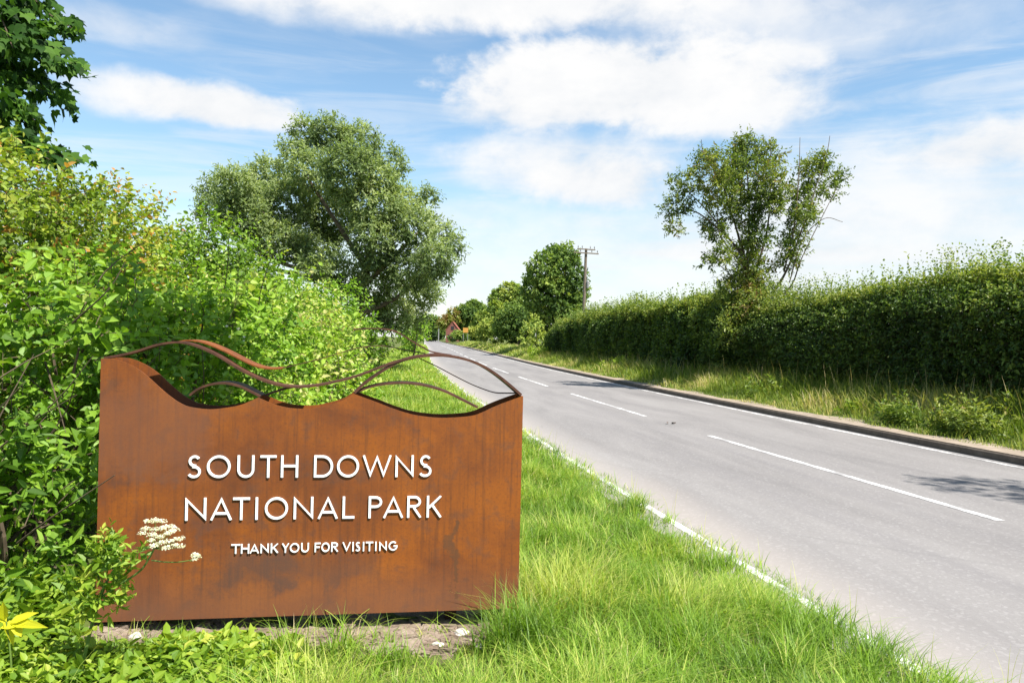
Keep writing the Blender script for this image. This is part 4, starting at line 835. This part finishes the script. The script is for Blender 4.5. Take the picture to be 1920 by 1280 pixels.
# ------------------------------------------------------------------ bare soil, stones, foreground plants
def soil():
    s_, d_ = np.meshgrid(np.linspace(-.25, SW + .25, 90), np.linspace(-.55, .5, 44)); P = ORG + s_[..., None] * SX + d_[..., None] * SY
    P = P.reshape(-1, 3); f = soil_f(P); P[:, 2] = gz(P[:, 0], P[:, 1]) + np.clip(f * .12, -.03, .006) + (.008 * lumps(P, 17, 5) + .006 * lumps(P, 41, 6)) * (f > 0)
    n = 90; i = np.arange(43)[:, None] * n; j = np.arange(n - 1)[None]; F = np.stack([i + j, i + j + 1, i + n + j + 1, i + n + j], -1).reshape(-1, 4)
    F = F[(f[F] > -.02).any(1)]
    o = mesh('soil', P, F, M['soil'], smooth=True); o['kind'] = 'structure'
    acc = Acc(); r = np.random.default_rng(3); k = 0                      # crumbs and pebbles
    while k < 2600:
        p = ORG + r.uniform(0, SW) * SX + r.uniform(-.42, .1) * SY
        if soil_f(p[None])[0] < .0: continue
        p[2] = gz(p[0], p[1]) + .004; rad = r.gamma(2.0, .0035) + .002
        d = unit(r.normal(size=(8, 3))); V = p + np.array([[i_, j_, k_] for k_ in (-1, 1) for j_ in (-1, 1) for i_ in (-1, 1)]) * rad * np.array([1.2, 1, .6]) + d * rad * .4
        acc.add(V, np.array([[0, 2, 3, 1], [4, 5, 7, 6], [0, 1, 5, 4], [2, 6, 7, 3], [0, 4, 6, 2], [1, 3, 7, 5]])); k += 1
    o = acc.build('gravel', M['soil'], None, False); o['kind'] = 'stuff'; tag(o, 'crumbs of dry soil and small gravel below the sign', 'gravel')
soil()
def rock(px, py, rad, label, seed):
    r = np.random.default_rng(seed); c = at_terrain(px, py); c[2] += rad * .3
    th = np.linspace(0, np.pi, 9); ph = np.linspace(0, 2 * np.pi, 14, endpoint=False); d = np.array([[math.sin(a) * math.cos(b), math.sin(a) * math.sin(b), math.cos(a)] for a in th for b in ph])
    V = d * (1 + .28 * lumps(d, 2.4, seed))[:, None] * np.array([1.3, .9, .6]) * rad
    i = np.arange(8)[:, None] * 14; j = np.arange(14)[None]; F = np.stack([i + j, i + 14 + j, i + 14 + (j + 1) % 14, i + (j + 1) % 14], -1).reshape(-1, 4)
    o = mesh('stone', V, F, M['stone']); o.location = c; o.rotation_euler = (0, 0, r.uniform(0, 3)); tag(o, label, 'stone', 'pale stones on the bare soil'); return o
rock(866, 1192, .040, 'largest pale stone on the soil below the right end of the sign', 1)
rock(818, 1214, .030, 'smaller pale stone left of the largest stone on the soil', 2)
rock(900, 1215, .022, 'little pale stone at the grass edge, right of the others', 4)
rock(255, 1200, .035, 'pale stone among the weeds below the left end of the sign', 5)
def cover():
    r = np.random.default_rng(14); acc = Acc(); n = 5200
    s = r.uniform(-1.0, 1.25, n); d = r.uniform(-1.3, -.05, n); P = ORG + s[:, None] * SX + d[:, None] * SY; P[:, 2] = gz(P[:, 0], P[:, 1])
    cl = lumps(P, 6, 31); keep = (soil_f(P) < -.02) & (r.random(n) < np.clip(.55 + .7 * cl - .8 * np.clip((s - .5) / .6, 0, 1), .0, 1)) ; P, cl = P[keep], cl[keep]; n = len(P); s_, d_ = s[keep], d[keep]
    shoots(acc, P, r.normal(size=(n, 3)) * .45 + np.array([.05, -.1, 1.0]), r.uniform(.03, .09, n) * np.clip(.35 + (-d_ - .1) * 2.2, .4, 1.5) * np.interp(s_, [-.6, -.1, .1], [1.8, 1.5, 1]) * (1 + .4 * cl), 6, .060, .040, .44 + .26 * cl + r.normal(size=n) * .16, 1.0, .7, r=r, fold=.12, droop=.2)
    n = 700; s = r.uniform(-1.2, -.12, n); d = r.uniform(-1.0, .25, n); P = ORG + s[:, None] * SX + d[:, None] * SY; P[:, 2] = gz(P[:, 0], P[:, 1]); keep = (soil_f(P) < 0); P = P[keep]; n = len(P)
    shoots(acc, P, r.normal(size=(n, 3)) * .35 + np.array([0, 0, 1.0]), r.uniform(.12, .34, n), 8, .075, .042, .5 + r.normal(size=n) * .15, .95, .6, r=r)
    n = 3600; s = r.uniform(-1.0, 1.4, n); d = r.uniform(-1.2, -.06, n); P = ORG + s[:, None] * SX + d[:, None] * SY; P[:, 2] = gz(P[:, 0], P[:, 1]); P = P[(soil_f(P) < .02) & (lumps(P, 5, 63) > -.2)]; n = len(P)
    blades(acc, P, r.uniform(.04, .13, n), r.normal(size=(n, 3)) * .4, r.uniform(.3, 1.2, n), r.uniform(.003, .006, n), .55 + r.normal(size=n) * .25, 3)
    o = acc.build('ground_cover', M['weed']); o['kind'] = 'stuff'; tag(o, 'low broad leaved weeds at the bottom left below the sign', 'ground cover')
cover()
def hogweed():
    Y = 3.05; r = np.random.default_rng(17); A = lambda x, y, dy=0: at_depth(x, y, Y + dy); b = A(140, 1330); b[2] = gz(b[0], b[1])
    t = thing('hogweed_plant', 'cow parsley plant with cream white umbels standing before the sign', 'plant', b)
    st = Acc(); g = lambda pts, r0, r1: tube(st, catmull(pts, 6), np.linspace(r0, r1, (len(pts) - 1) * 6 + 1), 7, .4)
    g([b, A(152, 1255), A(170, 1180), A(188, 1120), A(200, 1090)], .0085, .006); g([A(188, 1120), A(225, 1095, -.02), A(262, 1070, -.03), A(280, 1045, -.03), A(292, 1022, -.03)], .005, .0035)
    g([A(284, 1050, -.03), A(310, 1053), A(335, 1053), A(362, 1049)], .003, .002); g([A(195, 1105), A(182, 1070, .03), A(190, 1040, .03)], .004, .002); g([A(200, 1090), A(225, 1060, .02), A(215, 1035, .02)], .004, .002)
    def umbel(c, n, rx, size, base):
        a = Acc()
        for q in range(n):
            ang = 2.4 * q; rr = math.sqrt((q + .4) / n); e = c + rx * rr * (math.cos(ang) * np.array([.86, -.10, -.50]) + math.sin(ang) * np.array([.16, .75, .16])) + np.array([.5, 0, .9]) * .016 * (1 - rr * rr) + r.normal(size=3) * .003
            tube(st, np.array([base, (base + e) / 2 + np.array([0, 0, -.006]), e]), [.0014, .0012, .001], 4, .7)
            m = 70; d = unit(r.normal(size=(m, 3))) * (r.random(m) ** .4)[:, None] * np.array([1, 1, .85]) * size * r.uniform(.75, 1.2); d[:, 2] = np.abs(d[:, 2]) * .8 - .1 * size
            P = e + d; N = unit(d / size + np.array([.25, -.45, .7]) + r.normal(size=(m, 3)) * .35)
            X = unit(np.cross(N, r.normal(size=(m, 3)))); Yv = np.cross(N, X); s = r.uniform(.0022, .0042, m)[:, None]
            k = np.arange(10); ra = np.where(k % 2, .45, 1.0); V = P[:, None] + s[:, :, None] * (np.cos(k * .6283) * ra)[None, :, None] * X[:, None] + s[:, :, None] * (np.sin(k * .6283) * ra)[None, :, None] * Yv[:, None]
            a.add(V.reshape(-1, 3), np.arange(m * 10).reshape(m, 10), np.repeat(np.clip(.2 + .7 * d[:, 2] / size + r.normal(size=m) * .25, 0, 1), 10))
        a.build('umbel', M['petal'], t)
    umbel(A(303, 1003, -.03), 24, .098, .021, A(291, 1028, -.03)); umbel(A(364, 1047), 4, .013, .018, A(354, 1050))
    lf = Acc(); n = 78                                                    # divided, toothed leaves round the joints
    C = np.array([A(*q) for q in [(200, 1050, .02), (215, 1035, 0), (190, 1035, .02), (232, 1052, -.01), (205, 1022, .01), (150, 1100, 0), (185, 1080, .02), (170, 1095, 0), (215, 1075, -.02), (190, 1120, -.02), (160, 1130, 0), (210, 1135, .01), (262, 1075, -.04)]])
    P = C[r.integers(0, len(C), n)] + r.normal(size=(n, 3)) * .022
    shoots(lf, P, r.normal(size=(n, 3)) * .8 + np.array([.0, -.2, .35]), r.uniform(.05, .11, n), 7, .052, .022, .55 + r.normal(size=n) * .2, .9, .5, r=r, twig=st, twig_r=.0016)
    st.build('stem', M['stem'], t); lf.build('foliage', M['weed'], t)
hogweed()
def yellow_plant():
    r = np.random.default_rng(19); Y = 2.9; b = at_depth(20, 1300, Y); b[2] = gz(b[0], b[1]); t = thing('yellow_leaved_plant', 'plant with long bright yellow leaves at the lower left edge', 'plant', b)
    c = at_depth(12, 1165, Y); st = Acc(); tube(st, catmull([b, (b + c) / 2 + [.01, 0, 0], c], 6), np.linspace(.005, .003, 13), 6); lf = Acc()
    tips = [(88, 1172), (70, 1145), (40, 1192), (5, 1130), (-40, 1170), (30, 1210), (60, 1160), (-20, 1120)]
    E = np.array([at_depth(x, y, Y - .03 + .06 * r.random()) for x, y in tips]); n = len(E); P = np.repeat(c[None], n, 0) + r.normal(size=(n, 3)) * .012; D = E - P
    leaf_mesh(lf, P, D, np.tile([0.1, -.5, 1.0], (n, 1)) + r.normal(size=(n, 3)) * .2, np.linalg.norm(D, axis=1), np.full(n, .038), r.random(n), .15, .1)
    st.build('stem', M['stem'], t); lf.build('foliage', M['yellow'], t)
yellow_plant()
def litter():
    c = at_ground(1266, 794, .012); a = Acc(); r = np.random.default_rng(2); n = 3; P = c + r.normal(size=(n, 3)) * [.05, .03, .0] + [0, 0, .012]
    leaf_mesh(a, P, r.normal(size=(n, 3)) * [1, 1, .15], np.tile([0, 0, 1.0], (n, 1)), np.full(n, .12), np.full(n, .06), np.full(n, .4), .3, .1)
    tag(a.build('dead_leaf', M['litter']), 'small brown heap of dead leaves lying in the road lane', 'leaf litter')
litter()

# ------------------------------------------------------------------ far things: pole, house, board, post
def pole():
    Y = 58; b = at_depth(1092, 640, Y); b[2] = float(gz(b[0], b[1])); tp = at_depth(1099, 466, Y); t = thing('utility_pole', 'brown wooden utility pole with crossarms behind the right hedge', 'pole', b)
    a = Acc(); tube(a, [b - [0, 0, .3], (b + tp) / 2, tp], [.14, .125, .10], 10); a.build('post', M['pole'], t)
    for f, w in ((.99, .72), (.955, 1.0)):
        p = b + (tp - b) * f; ar = Acc(); ax = np.array([[.985, .17, -.02], [-.17, .985, 0], [.02, 0, 1]]); box(ar, p + [0, -.19, 0], (w, .04, .045), ax, .01); ar.build('crossarm', M['pole'], t)
        for q in (-.9, -.45, .45, .9):
            i = Acc(); e = p + ax[0] * w * q + [0, -.19, .07]; tube(i, [e, e + [0, 0, .09], e + [0, 0, .2]], [.02, .045, .025], 8); i.build('insulator', M['metal'], t)
    tf = Acc(); p = b + (tp - b) * .66; tube(tf, [p + [.22, -.1, -.25], p + [.22, -.1, .25]], [.11, .11], 10); tf.build('junction_box', M['metal'], t)
pole()
def house():
    Y = 238; b = at_depth(848, 641, Y); b[2] = float(gz(b[0], b[1])); t = thing('brick_house', 'small red brick house with tiled roof at the far bend', 'house', b)
    w, l, h, rg = 2.1, 6.5, 3.6, 6.3
    a = Acc(); V = np.array([[-w, 0, -.2], [w, 0, -.2], [w, 0, h], [0, 0, rg], [-w, 0, h], [-w, l, -.2], [w, l, -.2], [w, l, h], [0, l, rg], [-w, l, h]])
    a.add(V + b, [np.array([[0, 1, 2, 3, 4], [9, 8, 7, 6, 5]]), np.array([[1, 6, 7, 2], [5, 0, 4, 9], [2, 7, 8, 3], [4, 3, 8, 9]])]); a.build('wall', M['brick'], t)
    roof = None
    for s in (-1, 1):
        rf = Acc(); n = unit(np.array([s * (rg - h), 0, w])); A_ = np.array([0, -.2, rg]) + n * .06; B_ = np.array([s * (w + .25), -.2, h - .25 * (rg - h) / w]) + n * .06
        P = [A_, B_, B_ + [0, l + .4, 0], A_ + [0, l + .4, 0]]; P = np.array(P + [q + n * .1 for q in P]) + b
        rf.add(P, np.array([[0, 1, 2, 3], [7, 6, 5, 4], [0, 4, 5, 1], [1, 5, 6, 2], [2, 6, 7, 3], [3, 7, 4, 0]])); roof = rf.build('roof', M['tile'], t)
    ch = Acc(); box(ch, b + [.2, 3.0, rg + .3], (.4, .4, 1.0)); c = ch.build('chimney', M['brick']); c.parent = roof; c.matrix_parent_inverse = Matrix.Translation(-t.location)
    d = Acc(); box(d, b + [.5, -.04, 1.1], (.75, .07, 1.25)); d.build('door', M['dark'], t)
    for x, z in ((-1.1, 1.6), (0, 4.4)):
        d = Acc(); box(d, b + [x, -.04, z], (.45, .06, .55)); d.build('window', M['dark'], t)
house()
def board():
    Y = 170; c = at_depth(873, 619, Y); b = at_depth(873, 645, Y); b[2] = float(gz(b[0], b[1])); t = thing('road_board', 'small orange board on two posts at the far bend beside the red brick house', 'sign', b)
    a = Acc(); box(a, c, (.6, .04, .55), None, .015); a.build('board', M['orange'], t)
    for s in (-.5, .5):
        q = Acc(); tube(q, [[c[0] + s, c[1] + .09, b[2] - .2], [c[0] + s, c[1] + .09, c[2] + .5]], [.05, .05], 8); q.build('post', M['metal'], t)
board()
def slimpost():
    Y = 290; b = at_depth(822, 640, Y); b[2] = float(gz(b[0], b[1])); t = thing('grey_post', 'slim pale grey post at the very end of the road', 'post', b)
    a = Acc(); tube(a, [b - [0, 0, .2], b + [0, 0, 4], b + [.03, 0, 7.4]], [.22, .2, .16], 8); a.build('shaft', M['metal'], t); a = Acc(); tube(a, [b + [.03, 0, 7.4], b + [.03, 0, 7.55]], [.22, .08], 8); a.build('cap', M['metal'], t)
slimpost()
